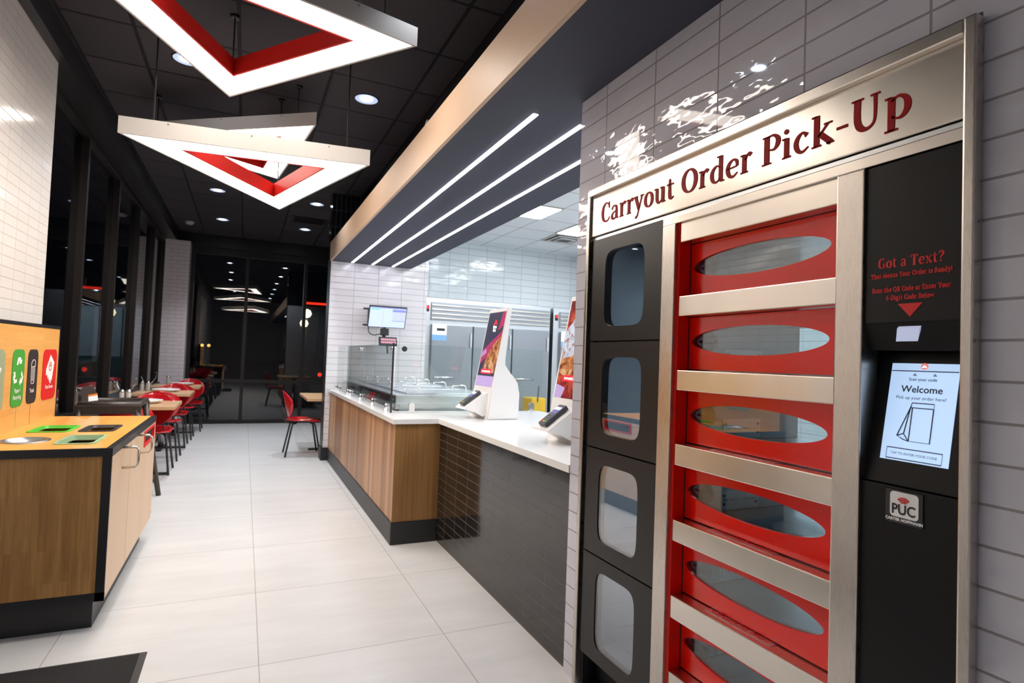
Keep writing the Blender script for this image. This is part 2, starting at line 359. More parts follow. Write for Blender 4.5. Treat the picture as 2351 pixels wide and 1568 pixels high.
# ------------------------------------------------------------------ palette
mat('black_paint', (.012, .012, .014), .35, bump=(300, .0003))
mat('black_matte', (.01, .01, .011), .6)
mat('black_rubber', (.016, .016, .018), .42)
mat('dark_bronze', (.02, .017, .016), .38, metal=.3)
mat('charcoal_door', (.014, .012, .011), .36, spec=.4)
mat('kiosk_black', (.003, .003, .0035), .36, spec=.3)
mat('white_plastic', (.8, .79, .78), .3, spec=.5)
mat('white_print', (.85, .84, .83), .5)
mat('black_print', (.01, .01, .012), .5)
mat('red_print', (.34, .004, .003), .55, spec=.2)
mat('red_print_flat', (.7, .012, .012), .5)
mat('quartz', (.82, .81, .8), .12, noise=(60, .03))
mat('red_lacquer', (.84, .008, .002), .12, coat=.12, bump=(160, .0004))
mat('red_inner', (.62, .012, .006), .45)
mat('red_shell', (.55, .008, .014), .16, coat=.4)
mat('green_plastic', (.08, .5, .03), .4)
mat('sage_plastic', (.28, .42, .24), .45)
mat('sage_label', (.30, .36, .22), .5)
mat('green_label', (.05, .33, .035), .5)
mat('black_label', (.022, .018, .02), .5)
mat('red_label', (.62, .01, .006), .5)
mat('orange_plastic', (.8, .2, .01), .4)
mat('chrome', (.75, .75, .76), .12, metal=1.)
mat('dark_glass', (.02, .022, .026), .06)
mat('soffit_paint', (.048, .052, .078), .6, spec=.25, bump=(400, .0002))
mat('fascia', (.56, .38, .25), .45, noise=(30, .05))
mat('pendant_white', (.50, .48, .46), .5)
mat('high_chair_wood', (.05, .036, .028), .38, noise=(25, .35))
mat('yellow_plastic', (.7, .42, .01), .4)
mat('grey_plastic', (.12, .12, .13), .4)
mat('terminal_grey', (.06, .06, .075), .38)
mat('kitchen_side', (.6, .62, .64), .5)
mat('asphalt', (.02, .021, .024), .85, noise=(3, .3))
mat('mat_fibre', (.011, .010, .010), .95, noise=(160, .9), bump=(220, .006))
mat('mat_edge', (.03, .028, .028), .6)
mat('shaker_glass', (.55, .53, .5), .12, spec=.7)
mat('plate', (.85, .84, .83), .2)
mat('black_wall', (.004, .004, .005), .55)
mat('grey_wall', (.42, .41, .40), .7)
brushed('steel', (.70, .65, .59), .26, 'Z', .00015)
brushed('steel_post', (.60, .55, .50), .28, 'Y', .00012)
brushed('steel_cool', (.66, .68, .70), .3, 'Z', .00015)
brushed('steel_grey', (.36, .38, .41), .34, 'X', .00015)
brushed('steel_inner', (.45, .49, .53), .4, 'X', .00015)
glass('clear_glass', (.95, .985, .975), 1.2)
glass('night_glass', (.5, .52, .55), 2.2)
glass('locker_glass', (.60, .68, .72), 3.2)
glass('side_door_glass', (.94, .96, 1.), 5.5)
tile('floor_tile', 'XY', .83, .817, (.60, .59, .58), (.38, .35, .33), off=(.12, 2.72), rough=.3, mortar=.0026, wave=(1.2, .002), var=.02, gbump=.0006, grain=(1., .10, 1.2, 5.), spec=.35)
tile('ceiling_tile', 'XY', .61, .61, (.052, .048, .054), (.014, .013, .014), off=(-.126, 4.33), rough=.8, mortar=.012, wave=(160, .003), var=.12, gbump=-.008, spec=.2)
tile('kitchen_ceiling_tile', 'XY', .61, .61, (.74, .78, .81), (.3, .33, .35), off=(2.2, 4.2), rough=.8, mortar=.008, wave=None, var=.01, gbump=-.002, spec=.2)
tile('wall_tile_right', 'YZ', .3155, .0805, (.60, .59, .66), (.30, .27, .28), off=(.751, .055), rough=.04, mortar=.0028, wave=(13, .0075), var=.03, gbump=.003, coat=.5, wstretch=.6)
tile('wall_tile_left', 'YZ', .185, .0575, (.74, .71, .68), (.50, .43, .37), off=(4.68, 3.19), stag=0., rough=.12, mortar=.003, wave=(6, .0018), var=.02, gbump=.0015, wstretch=.5)
tile('wall_tile_monitor', 'XZ', .31, .08, (.72, .70, .72), (.40, .38, .42), off=(.935, .012), rough=.1, mortar=.0028, wave=(11, .004), var=.03, gbump=.003, wstretch=.45)
tile('wall_tile_kitchen', 'XZ', .32, .105, (.78, .83, .86), (.34, .40, .45), off=(2.58, .081), rough=.1, mortar=.003, wave=(11, .004), var=.03, gbump=.003, wstretch=.5)
tile('wall_tile_kitchen_side', 'YZ', .32, .105, (.78, .83, .86), (.24, .29, .33), off=(0, .08), rough=.1, mortar=.003, wave=(11, .004), var=.03, gbump=.003)
tile('pillar_tile', 'XZ', .2, .066, (.80, .72, .74), (.45, .40, .43), off=(0, 0), stag=.5, rough=.25, mortar=.003, wave=None, var=.02)
tile('black_soldier_tile', 'XZ', .0585, .218, (.012, .012, .015), (.13, .13, .17), off=(.923, 2.524), rough=.08, mortar=.002, wave=(9, .001), var=.1)
tile('black_tile', 'YZ', .2135, .0564, (.014, .011, .0095), (.10, .075, .06), off=(2.44, .008), rough=.10, mortar=.0028, wave=(7, .0005), var=.15, gbump=.0014, coat=.2)
tile('white_panel', 'XZ', 3., 3., (.6, .58, .57), (.6, .58, .57), rough=.4, wave=None, mortar=.0)
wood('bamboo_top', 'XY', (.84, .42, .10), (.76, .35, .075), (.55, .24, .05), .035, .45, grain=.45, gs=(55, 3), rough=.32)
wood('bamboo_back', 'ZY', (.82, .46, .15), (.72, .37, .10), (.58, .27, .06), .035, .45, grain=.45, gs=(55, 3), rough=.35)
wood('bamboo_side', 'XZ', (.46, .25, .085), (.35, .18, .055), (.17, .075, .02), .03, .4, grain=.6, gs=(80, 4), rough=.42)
wood('birch', 'YZ', (.66, .47, .31), (.62, .43, .275), (.5, .33, .20), .2, 3., grain=.35, gs=(160, 2), rough=.45)
wood('slat_face', 'YZ', (.72, .40, .19), (.30, .14, .06), (.16, .07, .027), .085, 4., grain=.55, gs=(110, 1.2), rough=.38, stag=0)
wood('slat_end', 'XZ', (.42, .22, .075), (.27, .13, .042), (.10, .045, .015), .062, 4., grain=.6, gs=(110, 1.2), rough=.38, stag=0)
wood('table_wood', 'YX', (.66, .42, .24), (.60, .37, .20), (.46, .26, .12), .05, 2., grain=.4, gs=(60, 2), rough=.35)
emis('pendant_glow', (1., .90, .79), 10.)
emis('led_glow', (.90, .88, 1.), 9.)
emis('cell_fill_glow', (.85, .92, 1.), 12.)  # fill glow for the side cells, no visible lamp
emis('downlight_glow', (.82, .9, 1.), 26.)
emis('troffer_glow', (.93, .97, 1.), 16.)
emis('screen_white', (.50, .70, 1.), .42)
emis('screen_blue', (.42, .50, .82), .5)
emis('screen_dim', (.20, .22, .5), .45)
emis('screen_navy', (.08, .08, .22), .5)
emis('screen_green', (.12, .55, .35), .4)
emis('screen_pink', (.8, .25, .23), .4)
emis('screen_dark', (.02, .02, .04), .5)
emis('screen_magenta', (.26, .015, .07), .45)
emis('screen_red', (.85, .01, .02), .55)
emis('screen_text', (1, 1, 1), .6)
emis('screen_plum', (.32, .24, .45), .45)
emis('screen_haze', (.42, .46, .62), .42)
emis('switch_red', (.9, .01, .01), 1.6)
emis('street_glow', (1., .85, .45), 6.)
emis('tail_glow', (1., .03, .01), 3.)
emis('amber_glow', (1., .45, .08), 4.)
def food(name, a, b, c, scale, s=.5):
    m, nt, p = new_mat(name)
    tc = node(nt, 'ShaderNodeTexCoord'); n = node(nt, 'ShaderNodeTexNoise', Scale=scale, Detail=3., Distortion=.8); L(nt, tc.outputs['Object'], n.inputs['Vector'])
    r = node(nt, 'ShaderNodeValToRGB'); L(nt, n.outputs['Fac'], r.inputs[0])
    e = r.color_ramp.elements; e[0].position = .36; e[0].color = tuple(a) + (1,); e[1].position = .62; e[1].color = tuple(c) + (1,)
    k = e.new(.5); k.color = tuple(b) + (1,)
    L(nt, r.outputs[0], p.inputs['Emission Color']); p.inputs['Emission Strength'].default_value = s; p.inputs['Base Color'].default_value = (.02, .02, .02, 1)
    p.inputs['Roughness'].default_value = .15
food('food_crust', (.20, .04, .02), (.65, .22, .06), (.9, .55, .28), 13)
food('food_cheese', (.5, .22, .10), (.66, .68, .80), (.82, .86, .98), 32)
food('food_bacon', (.05, .01, .02), (.35, .02, .02), (.7, .12, .05), 11)

# ------------------------------------------------------------------ the setting
struct('floor', MB().box(-1.5, 5.4, -3.1, 11.8, -.12, 0), 'floor_tile')
struct('ceiling', MB().box(-1.5, 2.6, -3.1, 11.8, 3.39, 3.5), 'ceiling_tile')
struct('ceiling_kitchen', MB().box(1.98, 5.4, -3.1, 8.9, 3.2, 3.3), 'kitchen_ceiling_tile')
struct('wall_left', MB().box(-1.5, -1.2, -3.1, 4.68, 0, 3.19), 'wall_tile_left')
struct('wall_left_low', MB().box(-1.5, -1.3, 4.68, 11.35, 0, .70), 'dark_bronze')
struct('trim_1', MB().box(-1.5, -1.14, -3.1, 11.8, 3.19, 3.39).box(-1.14, -1.125, -3.1, 11.8, 3.36, 3.39), 'black_paint')
struct('wall_corner', MB().box(-1.3, -.93, 11.35, 11.8, 0, 3.19).box(-1.42, -1.3, 11.5, 11.8, 0, 3.19), 'pillar_tile')
w = MB().box(-1.5, -1.27, 4.68, 11.35, .70, .76).box(-1.40, -1.3, 4.68, 11.35, 3.13, 3.19)
for k in range(6):
    y = 4.70 + 1.35 * k if k < 5 else 11.29
    w.box(-1.40, -1.30, y, y + .06, .76, 3.13)
wf = struct('window_1', w, 'dark_bronze')
g = struct('window_1_glass', MB().box(-1.360, -1.354, 4.7, 11.35, .76, 3.13), 'night_glass')
w = MB().box(-.93, 2.0, 11.68, 11.8, 3.05, 3.19).box(-.93, 2.0, 11.68, 11.8, 0, .06).box(-.93, 2.0, 11.68, 11.8, .74, .80)
for x in (-.93, -.045, .975, 1.94):
    w.box(x, x + .058, 11.66, 11.8, 0, 3.1)
struct('window_2', w, 'dark_bronze')
struct('window_2_glass', MB().box(-.93, 2.0, 11.74, 11.746, .06, 3.08), 'night_glass')
struct('trim_2', MB().box(-1.5, 2.6, 11.6, 11.9, 3.17, 3.39), 'black_paint')
struct('wall_dining_right', MB().box(2.0, 2.12, 7.8, 11.8, 0, 3.39), 'black_wall')
struct('wall_kitchen_left', MB().box(2.12, 2.25, 7.8, 8.75, 0, 3.2), 'wall_tile_kitchen_side')
struct('wall_monitor', MB().box(.944, 2.22, 7.6, 7.8, 0, 2.52).box(1.98, 2.22, 7.6, 7.8, 2.52, 3.2), 'wall_tile_monitor')
struct('trim_3', MB().box(.936, .944, 7.592, 7.808, 0, 2.52), 'black_paint')
struct('baseboard_monitor', MB().box(.925, 1.03, 7.588, 7.6, 0, .16).box(.925, .936, 7.6, 7.81, 0, .16), 'black_rubber')
struct('wall_black_tile', MB().box(.93, 1.98, 7.6, 7.8, 2.52, 3.39), 'black_soldier_tile')
struct('wall_right', MB().box(1.33, 1.48, -3.1, .652, 0, 2.52).box(1.33, 1.48, .652, 2.11, 2.095, 2.52).box(1.33, 1.48, 2.11, 2.213, 0, 2.52), 'wall_tile_right')
struct('wall_kitchen_back', MB().box(2.0, 5.4, 8.75, 8.9, 0, 3.2), 'wall_tile_kitchen')
struct('wall_kitchen_side', MB().box(5.25, 5.4, -3.1, 8.75, 0, 3.2), 'wall_tile_kitchen_side')
struct('wall_front', MB().box(-1.5, 5.4, -3.2, -3.1, 0, 3.39), 'grey_wall')
struct('ceiling_soffit', MB().box(.95, 1.98, -3.1, 7.6, 2.52, 2.75), 'soffit_paint')
struct('trim_4', MB().box(.93, .95, -3.1, 7.6, 2.52, 2.755), 'fascia')
struct('wall_upper', MB().box(1.29, 1.97, -3.1, 7.6, 2.75, 3.39), 'black_wall')
struct('wall_upper_kitchen', MB().box(1.97, 1.98, -3.1, 7.6, 2.75, 3.2), 'kitchen_side')
struct('ground', MB().box(-60, 60, -20, 90, -.3, -.13), 'asphalt')

# white script on the black wall above the canopy
f = Fr((1.29, 5.52, 3.0), (0, -1, 0), (0, 0, 1))
t = MB()
t.ribbon(f, [(.0, -.2), (.0, .0), (.03, .15), (.10, .20), (.16, .20), (.22, .27)], [.03, .035, .035, .035, .03, .015], 0, .012)
t.ribbon(f, [(.13, .19), (.11, .05), (.10, -.2)], [.03, .03, .03], 0, .012)
t.ribbon(f, [(.18, .11), (.17, .0), (.165, -.2)], [.02, .025, .025], 0, .012)
f2 = Fr((1.29, 4.66, 3.0), (0, -1, 0), (0, 0, 1))
tag(t.build('wall_lettering', 'white_print'), 'white script letter T above the canopy, farther from the entrance', 'sign')
t = MB()
t.ribbon(f2, [(-.10, -.2), (-.06, .1), (.01, .27), (.07, .285), (.08, .2), (.05, .1)], [.03, .035, .03, .035, .035, .02], 0, .012)
tag(t.build('wall_lettering', 'white_print'), 'white looped script letter above the canopy, nearer the entrance', 'sign')
t = MB()
t.ribbon(f2, [(.14, -.1), (.15, .14)], [.02, .02], 0, .012).ribbon(f2, [(.20, -.1), (.21, .17)], [.02, .02], 0, .012).ribbon(f2, [(.27, -.1), (.28, .17)], [.02, .02], 0, .012)
tag(t.build('wall_lettering', 'white_print'), 'short white letter strokes beside the looped script letter above the canopy', 'sign')
mat('pale_render', (.6, .68, .7), .7)
mat('teal_wall', (.06, .13, .13), .7)
mat('pink_key', (.75, .35, .42), .4)
# ------------------------------------------------------------------ pickup cabinet
FR = Fr((1.33, 0, 0), (0, -1, 0), (0, 0, 1))      # u = -Y, v = Z, n towards the room
def ub(mb, y0, y1, z0, z1, n0, n1, bev=.0): return mb.box(-y1, -y0, z0, z1, n0, n1, bev, FR)
cab = thing('pickup_cabinet', 'tall stainless steel carryout pick-up locker cabinet with red oval-windowed doors', 'locker cabinet', (1.33, 1.38, 0))
m = MB(); ub(m, .649, .672, 0, 2.083, 0, .03, .004)
m.build('frame_stile', 'steel_post', cab)
m = MB(); ub(m, 2.085, 2.108, 0, 2.083, 0, .022, .004)
m.build('frame_stile', 'steel_post', cab)
m = MB(); ub(m, .672, 2.085, 2.050, 2.083, 0, .03, .004)
m.build('frame_rail', 'steel', cab)
m = MB(); ub(m, .674, 2.083, 1.882, 2.050, -.01, .012, .003)
hp = m.build('header_panel', 'steel', cab)
m = MB(); f = FR.at(-2.012, 1.928, .0125)
def width(s): return sum(G[c][0] + .02 for c in s) / .7
k = .082; xs = 1.235 / (width('Carryout Order Pick-Up') * k)
serif(m, f, 'Carryout Order Pick-Up', k, n1=.0012, xs=xs)
m.build('lettering', 'red_print', hp)['label'] = 'red serif words Carryout Order Pick-Up'
m = MB(); ub(m, .674, 2.083, 1.868, 1.879, -.02, .004); m.build('trim_groove', 'steel_cool', cab)
m = MB(); ub(m, .674, 1.62, 1.838, 1.866, -.02, .010, .002); m.build('frame_rail', 'steel', cab)
m = MB(); ub(m, 1.552, 1.618, .02, 1.838, -.05, .012, .003); m.build('post', 'steel_post', cab)
m = MB(); ub(m, .887, .957, .02, 1.838, -.05, .012, .003); m.build('post', 'steel_post', cab)
m = MB(); ub(m, 1.541, 1.552, .02, 1.838, -.05, -.002); m.build('side_reveal', 'red_lacquer', cab)
# back shell
m = MB()
ub(m, .66, 2.10, 2.07, 2.09, -.62, -.02); ub(m, .66, 2.10, 0, .02, -.62, -.02); ub(m, 2.085, 2.10, .02, 2.07, -.62, -.02); ub(m, .66, .675, .02, 2.07, -.62, -.02)
ub(m, 1.56, 1.61, .02, 1.84, -.62, -.05); ub(m, .675, 1.56, 1.80, 2.07, -.62, -.03); ub(m, 1.61, 2.085, 1.87, 2.07, -.62, -.03)
m.build('carcass', 'black_matte', cab)
ZB = [1.771, 1.519, 1.269, 1.018, .766, .512, .266, .02]     # bar bottoms
ZT = [1.838, 1.587, 1.337, 1.089, .836, .586, .336, .088]
for i in range(8):
    m = MB(); ub(m, .957, 1.538, ZB[i], ZT[i], -.075, .0, .003)
    b = m.build('shelf_bar', 'steel', cab)
    if 2 <= i <= 6:
        f = Fr((1.372, 1.40, ZT[i] + .0005), (0, -1, 0), (1, 0, 0))
        f = Fr((1.385, 1.28, ZT[i] + .0006), (0, -1, 0), (1, 0, 0))
        m = MB(); m.poly(f.at(-.125, -.014), rrect(0, .25, -.018, .024, .002, 2), 0, .0004)
        s = m.build('warning_label', 'steel_cool', b)
        m = MB(); text_mesh(m, f.at(0, -.022, .0006), 'CAUTION HOT', .032, xs=1.0); m.build('lettering', 'red_print_flat', s)
        s['label'] = 'caution hot label'
for i in range(7):
    z0, z1 = ZT[i + 1] + .004, ZB[i] - .002
    zc = (z0 + z1) / 2 + .007
    m = MB(); m.holed(FR, (-1.540, -.96, z0, z1), superell(-1.2715, zc, .2555, .0458, 2.), -.078, -.052)
    dr = m.build('locker_door', 'red_lacquer', cab)
    m = MB(); ub(m, 1.5395, 1.5415, z0, z1, -.078, -.049); m.build('door_seal', 'black_rubber', dr)
    m = MB(); m.poly(FR, superell(-1.2715, zc, .2565, .0468, 2.), -.060, -.057); m.build('door_window', 'locker_glass', dr)
    # latch behind the glass
    m = MB(); m.lathe(None, [(.0005, 0), (.035, 0), (.035, .003), (.0005, .003)], 28, FR.at(-1.475, zc, -.084), cap=False); lt = m.build('latch_disc', 'grey_plastic', dr)
    m = MB(); m.box(-.045, .03, -.004, .004, 0, .004, 0, FR.at(-1.475, zc, -.081)); m.build('latch_pin', 'black_rubber', lt)
    # cell lining behind the door, open to the kitchen at the back
    m = MB()
    ub(m, 1.545, 1.55, z0 + .004, z1 - .004, -.60, -.082)
    ub(m, .972, .977, z0 + .004, z1 - .004, -.60, -.082)
    ub(m, .977, 1.545, z0 - .004, z0 + .002, -.60, -.082); ub(m, .977, 1.545, z1 - .006, z1 - .002, -.60, -.082)
    cell = m.build('cell_lining', 'steel_inner', cab)
    m = MB(); ub(m, 1.542, 1.5455, z0 + .01, z0 + .075, -.40, -.22); pl = m.build('bracket_plate', 'steel_cool', cell)
    m = MB()
    for q in range(12):
        if q == 5: m.build('perforation', 'black_rubber', pl); m = MB()
        if 4 < q < 7: continue
        m.lathe(None, [(.0024, 0), (.0024, .0012)], 8, Fr((1.33 + .235 + q * .0135, 1.5418, z0 + .042), (1, 0, 0), (0, 0, 1)))
    m.build('perforation', 'black_rubber', pl)
    for a, b_ in ((.232, .058), (.232, .028), (.388, .058), (.388, .028)):
        m = MB(); m.lathe(None, [(.005, 0), (.004, .003)], 10, Fr((1.33 + a, 1.5418, z0 + b_), (1, 0, 0), (0, 0, 1)))
        m.build('rivet', 'grey_plastic', pl)
    m = MB(); ub(m, 1.22, 1.26, z1 - .02, z1 - .004, -.60, -.56); ub(m, .978, 1.545, z0 + .002, z1 - .004, -.602, -.598)
    m.build('rear_pane', 'clear_glass', cell)
# left column of black side doors
ZS = [1.868, 1.439, 1.004, .576, .158]
m = MB(); ub(m, 1.622, 1.63, .10, 1.868, -.04, -.002); ub(m, 2.068, 2.085, .02, 1.868, -.05, -.006); m.build('door_jamb', 'black_rubber', cab)
for i in range(4):
    z1, z0 = ZS[i] - .003, ZS[i + 1] + .003
    m = MB(); m.holed(FR, (-2.066, -1.620, z0, z1), superell(-1.845, (z0 + z1) / 2 + .0, .128, .155, 6., 64), -.024, .010)
    dr = m.build('side_door', 'charcoal_door', cab)
    m = MB(); m.poly(FR, superell(-1.845, (z0 + z1) / 2, .129, .156, 6., 64), .002, .006); m.build('door_window', 'side_door_glass', dr)
    m = MB(); ub(m, 2.05, 2.06, z0, z1, -.60, -.03); ub(m, 1.622, 1.628, z0, z1, -.60, -.03); ub(m, 1.628, 2.05, z0, z0 + .006, -.60, -.03)
    cell = m.build('cell_lining', 'steel_inner', cab)
    m = MB(); ub(m, 1.628, 2.05, z0, z1, -.602, -.598); m.build('rear_pane', 'clear_glass', cell)
    m = MB()
    for q in range(11): m.lathe(None, [(.0026, 0), (.0026, .0012)], 8, Fr((1.33 + .18 + q * .016, 2.0495, z0 + .07), (1, 0, 0), (0, 0, 1)))
    m.build('perforation', 'black_rubber', cell)
    m = MB(); ub(m, 1.66, 2.01, z1 - .012, z1 - .004, -.050, -.034); m.build('cell_fill_strip', 'cell_fill_glow', cell)  # unseen glowing strip added to brighten the side cell
    m = MB(); ub(m, 1.622, 2.068, z1 - .004, z1 + .012, -.033, -.026); m.build('glow_block_strip', 'black_rubber', cell)  # added behind the door seam to stop the fill glow leaking through
    m = MB(); ub(m, 2.02, 2.032, z0 + .01, z1 - .01, -.055, -.035); m.build('door_seal', 'black_rubber', dr)
m = MB(); ub(m, 1.62, 2.085, .0, .10, -.10, -.08); m.build('toe_kick', 'black_matte', cab)
# right kiosk column
m = MB(); ub(m, .672, .893, 1.466, 1.836, -.03, .004, .002)
kp = m.build('kiosk_panel', 'kiosk_black', cab)
for s, z, k, xs in (('Got a Text?', 1.592, .024, .140), ('That Means Your Order is Ready!', 1.570, .0105, .172), ('Scan the QR Code or Enter Your', 1.537, .0105, .167), ('4-Digit Code Below', 1.518, .0105, .103)):
    m = MB(); fit_serif(m, FR.at(-.785, z, .0045), s, k, xs, align='C', n1=.0005)
    m.build('lettering', 'red_print_flat', kp)
m = MB(); m.poly(FR.at(-.783, 1.478, .0045), [(-.026, .030), (0, 0), (.026, .030)], 0, .0005); m.build('arrow_mark', 'red_print_flat', kp)
# recess below it: sloping underside, scanner, tilted touch panel
m = MB()
m.poly(Fr((0, .672, 0), (1, 0, 0), (0, 0, 1)), [(1.326, 1.466), (1.345, 1.405), (1.41, 1.405), (1.41, 1.466)], 0, -.221)
ub(m, .672, .893, 1.10, 1.466, -.12, -.10)
ub(m, .668, .672, 1.10, 1.466, -.10, 0.); ub(m, .889, .893, 1.10, 1.466, -.10, 0.)
rc = m.build('kiosk_recess', 'kiosk_black', cab)
m = MB(); m.poly(Fr((1.333, .787, 1.4395), (0, -1, 0), V((.045, 0, -.062))), [(-.035, .019), (.012, .019), (.028, -.019), (-.019, -.019)][::-1], -.004, .004)
m.build('scanner_window', 'screen_haze', rc)
FT = Fr((1.337, .785, 1.107), (0, -1, 0), V((.042, 0, .22)))       # face leaning back
m = MB(); m.box(-.108, .104, -.005, .300, -.016, 0, .002, FT); tp = m.build('touch_panel', 'kiosk_black', cab)
m = MB(); m.box(-.0715, .0715, .05, .274, 0, .0012, 0, FT); scn = m.build('touch_screen', 'screen_white', tp)
scn['label'] = 'lit touch screen reading Welcome'
FS = FT.at(0, -.006, .0016)
m = MB()
text_mesh(m, FS.at(0, .240), 'Scan your code', .0095, weight=.0001); m.build('lettering', 'black_print', scn); m = MB()
text_mesh(m, FS.at(0, .213), 'Welcome', .022, weight=.0003); m.build('lettering', 'black_print', scn); m = MB()
text_mesh(m, FS.at(0, .197), 'Pick up your order here!', .0105); m.build('lettering', 'black_print', scn); m = MB()
text_mesh(m, FS.at(0, .070), 'TAP TO ENTER YOUR CODE', .0076)
m.build('lettering', 'black_print', scn); m = MB()
m.ribbon(FS, [(-.018, .256), (-.021, .252), (-.015, .252)], [.0008] * 3, closed=True, smooth=False); m.ribbon(FS, [(.024, .256), (.021, .252), (.027, .252)], [.0008] * 3, closed=True, smooth=False)
m.build('corner_mark', 'black_print', scn); m = MB(); m.ribbon(FS, [(-.058, .060), (.058, .060), (.058, .084), (-.058, .084)], [.0011] * 4, closed=True, smooth=False); m.build('button_outline', 'black_print', scn); m = MB()
for pts in ([(-.018, .178), (.030, .178), (.030, .189), (-.016, .189), (-.018, .178)], [(-.014, .178), (-.014, .102), (.030, .102), (.030, .178)], [(-.018, .178), (-.040, .112), (-.026, .105), (-.014, .102)], [(-.018, .178), (-.026, .118), (-.014, .102)], [(-.040, .112), (-.026, .118)]):
    m.ribbon(FS, pts, [.0014] * len(pts), smooth=False)
m.build('bag_drawing', 'black_print', scn)
m = MB(); m.ribbon(FS, [(-.07, .262), (.07, .262)], [.0005, .0005], smooth=False); m.build('divider_line', 'black_print', scn)
m = MB(); m.poly(FS, superell(0, .2735, .008, .0075, 2, 24), 0, .0005); lg = m.build('screen_logo', 'screen_pink', scn)
m = MB(); m.poly(FS.at(0, .2725, .0006), [(-.006, -.002), (.006, -.002), (.003, .001), (.001, .003), (-.001, .003), (-.003, .001)], 0, .0004); m.build('roof_mark', 'screen_text', lg)
m = MB(); ub(m, .672, .893, .0, 1.10, -.03, .002, .002); lp = m.build('kiosk_panel', 'kiosk_black', cab)
m = MB(); ub(m, .750, .829, 1.022, 1.094, .002, .005, .001); bd = m.build('maker_badge', 'dark_glass', lp)
bd['label'] = 'small square badge with red signal arcs'
FB = FR.at(-.7895, 1.06, .0055)
m = MB(); m.poly(FB, rrect(-.029, .031, -.024, .031, .008), 0, .0005); m.build('badge_plate', 'white_print', bd)
m = MB()
for r in (.006, .0105, .015):
    m.ribbon(FB.at(0, .004, .0007), [(r * math.cos(a), r * math.sin(a)) for a in [math.radians(d) for d in (38, 64, 90, 116, 142)]], [.003] * 5)
m.build('signal_mark', 'red_print_flat', bd)
m = MB(); text_mesh(m, FB.at(.0, -.017, .0007), 'PUC', .031, weight=.0006, xs=.86); m.build('lettering', 'black_print', bd)
m = MB(); text_mesh(m, FB.at(.001, -.0325, 0), 'CARTER HOFFMANN', .0085, weight=.0004, xs=.98); m.build('lettering', 'white_print', bd)

# ------------------------------------------------------------------ ordering counter
wc = thing('service_counter', 'wood plank fronted counter with black base under the glass guard', 'counter', (1.3, 5.8, 0))
m = MB().box(1.008, 1.06, 4.112, 7.59, .16, .86); m.build('front_panel', 'slat_face', wc)
m = MB().box(1.0085, 1.345, 4.109, 4.135, .16, .86); m.build('end_panel', 'slat_end', wc)
m = MB().box(1.0, 1.345, 4.098, 7.59, .0, .16, .006); m.build('base_strip', 'black_rubber', wc)
tcn = thing('tiled_counter', 'counter front of glossy black stacked tiles beside the wood counter', 'counter', (1.5, 3.1, 0))
m = MB().box(1.345, 1.40, 2.213, 4.112, 0, .86); m.build('tiled_front', 'black_tile', tcn)
m = MB().box(1.41, 2.0, 2.25, 4.62, .0, .86); m.build('carcass', 'white_plastic', tcn)
ct = thing('countertop', 'long white quartz countertop running over wood and black tiled counters', 'countertop', (1.5, 4.5, .86))
m = MB()
m.poly(Fr((0, 0, .86), (1, 0, 0), (0, 1, 0)), [(.985, 7.595), (.985, 4.09), (1.325, 4.09), (1.325, 2.216), (2.05, 2.216), (2.05, 3.9), (2.46, 4.0), (2.46, 4.68), (1.15, 4.72), (1.15, 7.595)], 0, .034)
m.build('slab', 'quartz', ct)
# ------------------------------------------------------------------ glass guard
Z0 = .894
gg = thing('glass_guard', 'clear glass sneeze guard with chrome clamps standing on the white countertop', 'sneeze guard', (1.08, 5.5, Z0))
m = MB().box(1.076, 1.084, 4.60, 7.02, Z0 + .02, 1.44); m.build('glass_pane', 'clear_glass', gg)
m = MB().box(1.076, 1.084, 7.06, 7.57, Z0 + .02, 1.44); m.build('glass_pane', 'clear_glass', gg)
m = MB().box(1.10, 2.42, 4.552, 4.560, Z0 + .005, 1.445); m.build('glass_pane', 'clear_glass', gg)
m = MB().box(1.072, 1.084, 4.565, 4.580, Z0, 1.45); m.build('corner_seal', 'black_rubber', gg)
for y in (4.70, 5.25, 5.85, 6.45, 6.62, 7.3, 7.48):
    m = MB().lathe((1.066, y, Z0), [(.012, 0), (.012, .055), (.006, .062)], 14).box(1.060, 1.10, y - .008, y + .008, Z0 + .028, Z0 + .045, .002); m.build('clamp', 'chrome', gg)
for y in (4.60, 6.0):
    m = MB().lathe(None, [(.016, -.012), (.018, .0), (.016, .022)], 16, Fr((1.08, y, 1.405), (0, 1, 0), (0, 0, 1))); m.build('clamp', 'chrome', gg)
m = MB().lathe(None, [(.022, 0), (.022, .006)], 20, Fr((1.16, 4.55, 1.405), (1, 0, 0), (0, 0, 1))); m.build('clamp', 'chrome', gg)
for x in (1.24, 2.32):
    m = MB(); m.poly(Fr((x, 4.548, Z0), (1, 0, 0), (0, 0, 1)), rrect(-.022, .022, 0, .085, .02), -.02, .004); m.build('clamp', 'chrome', gg)
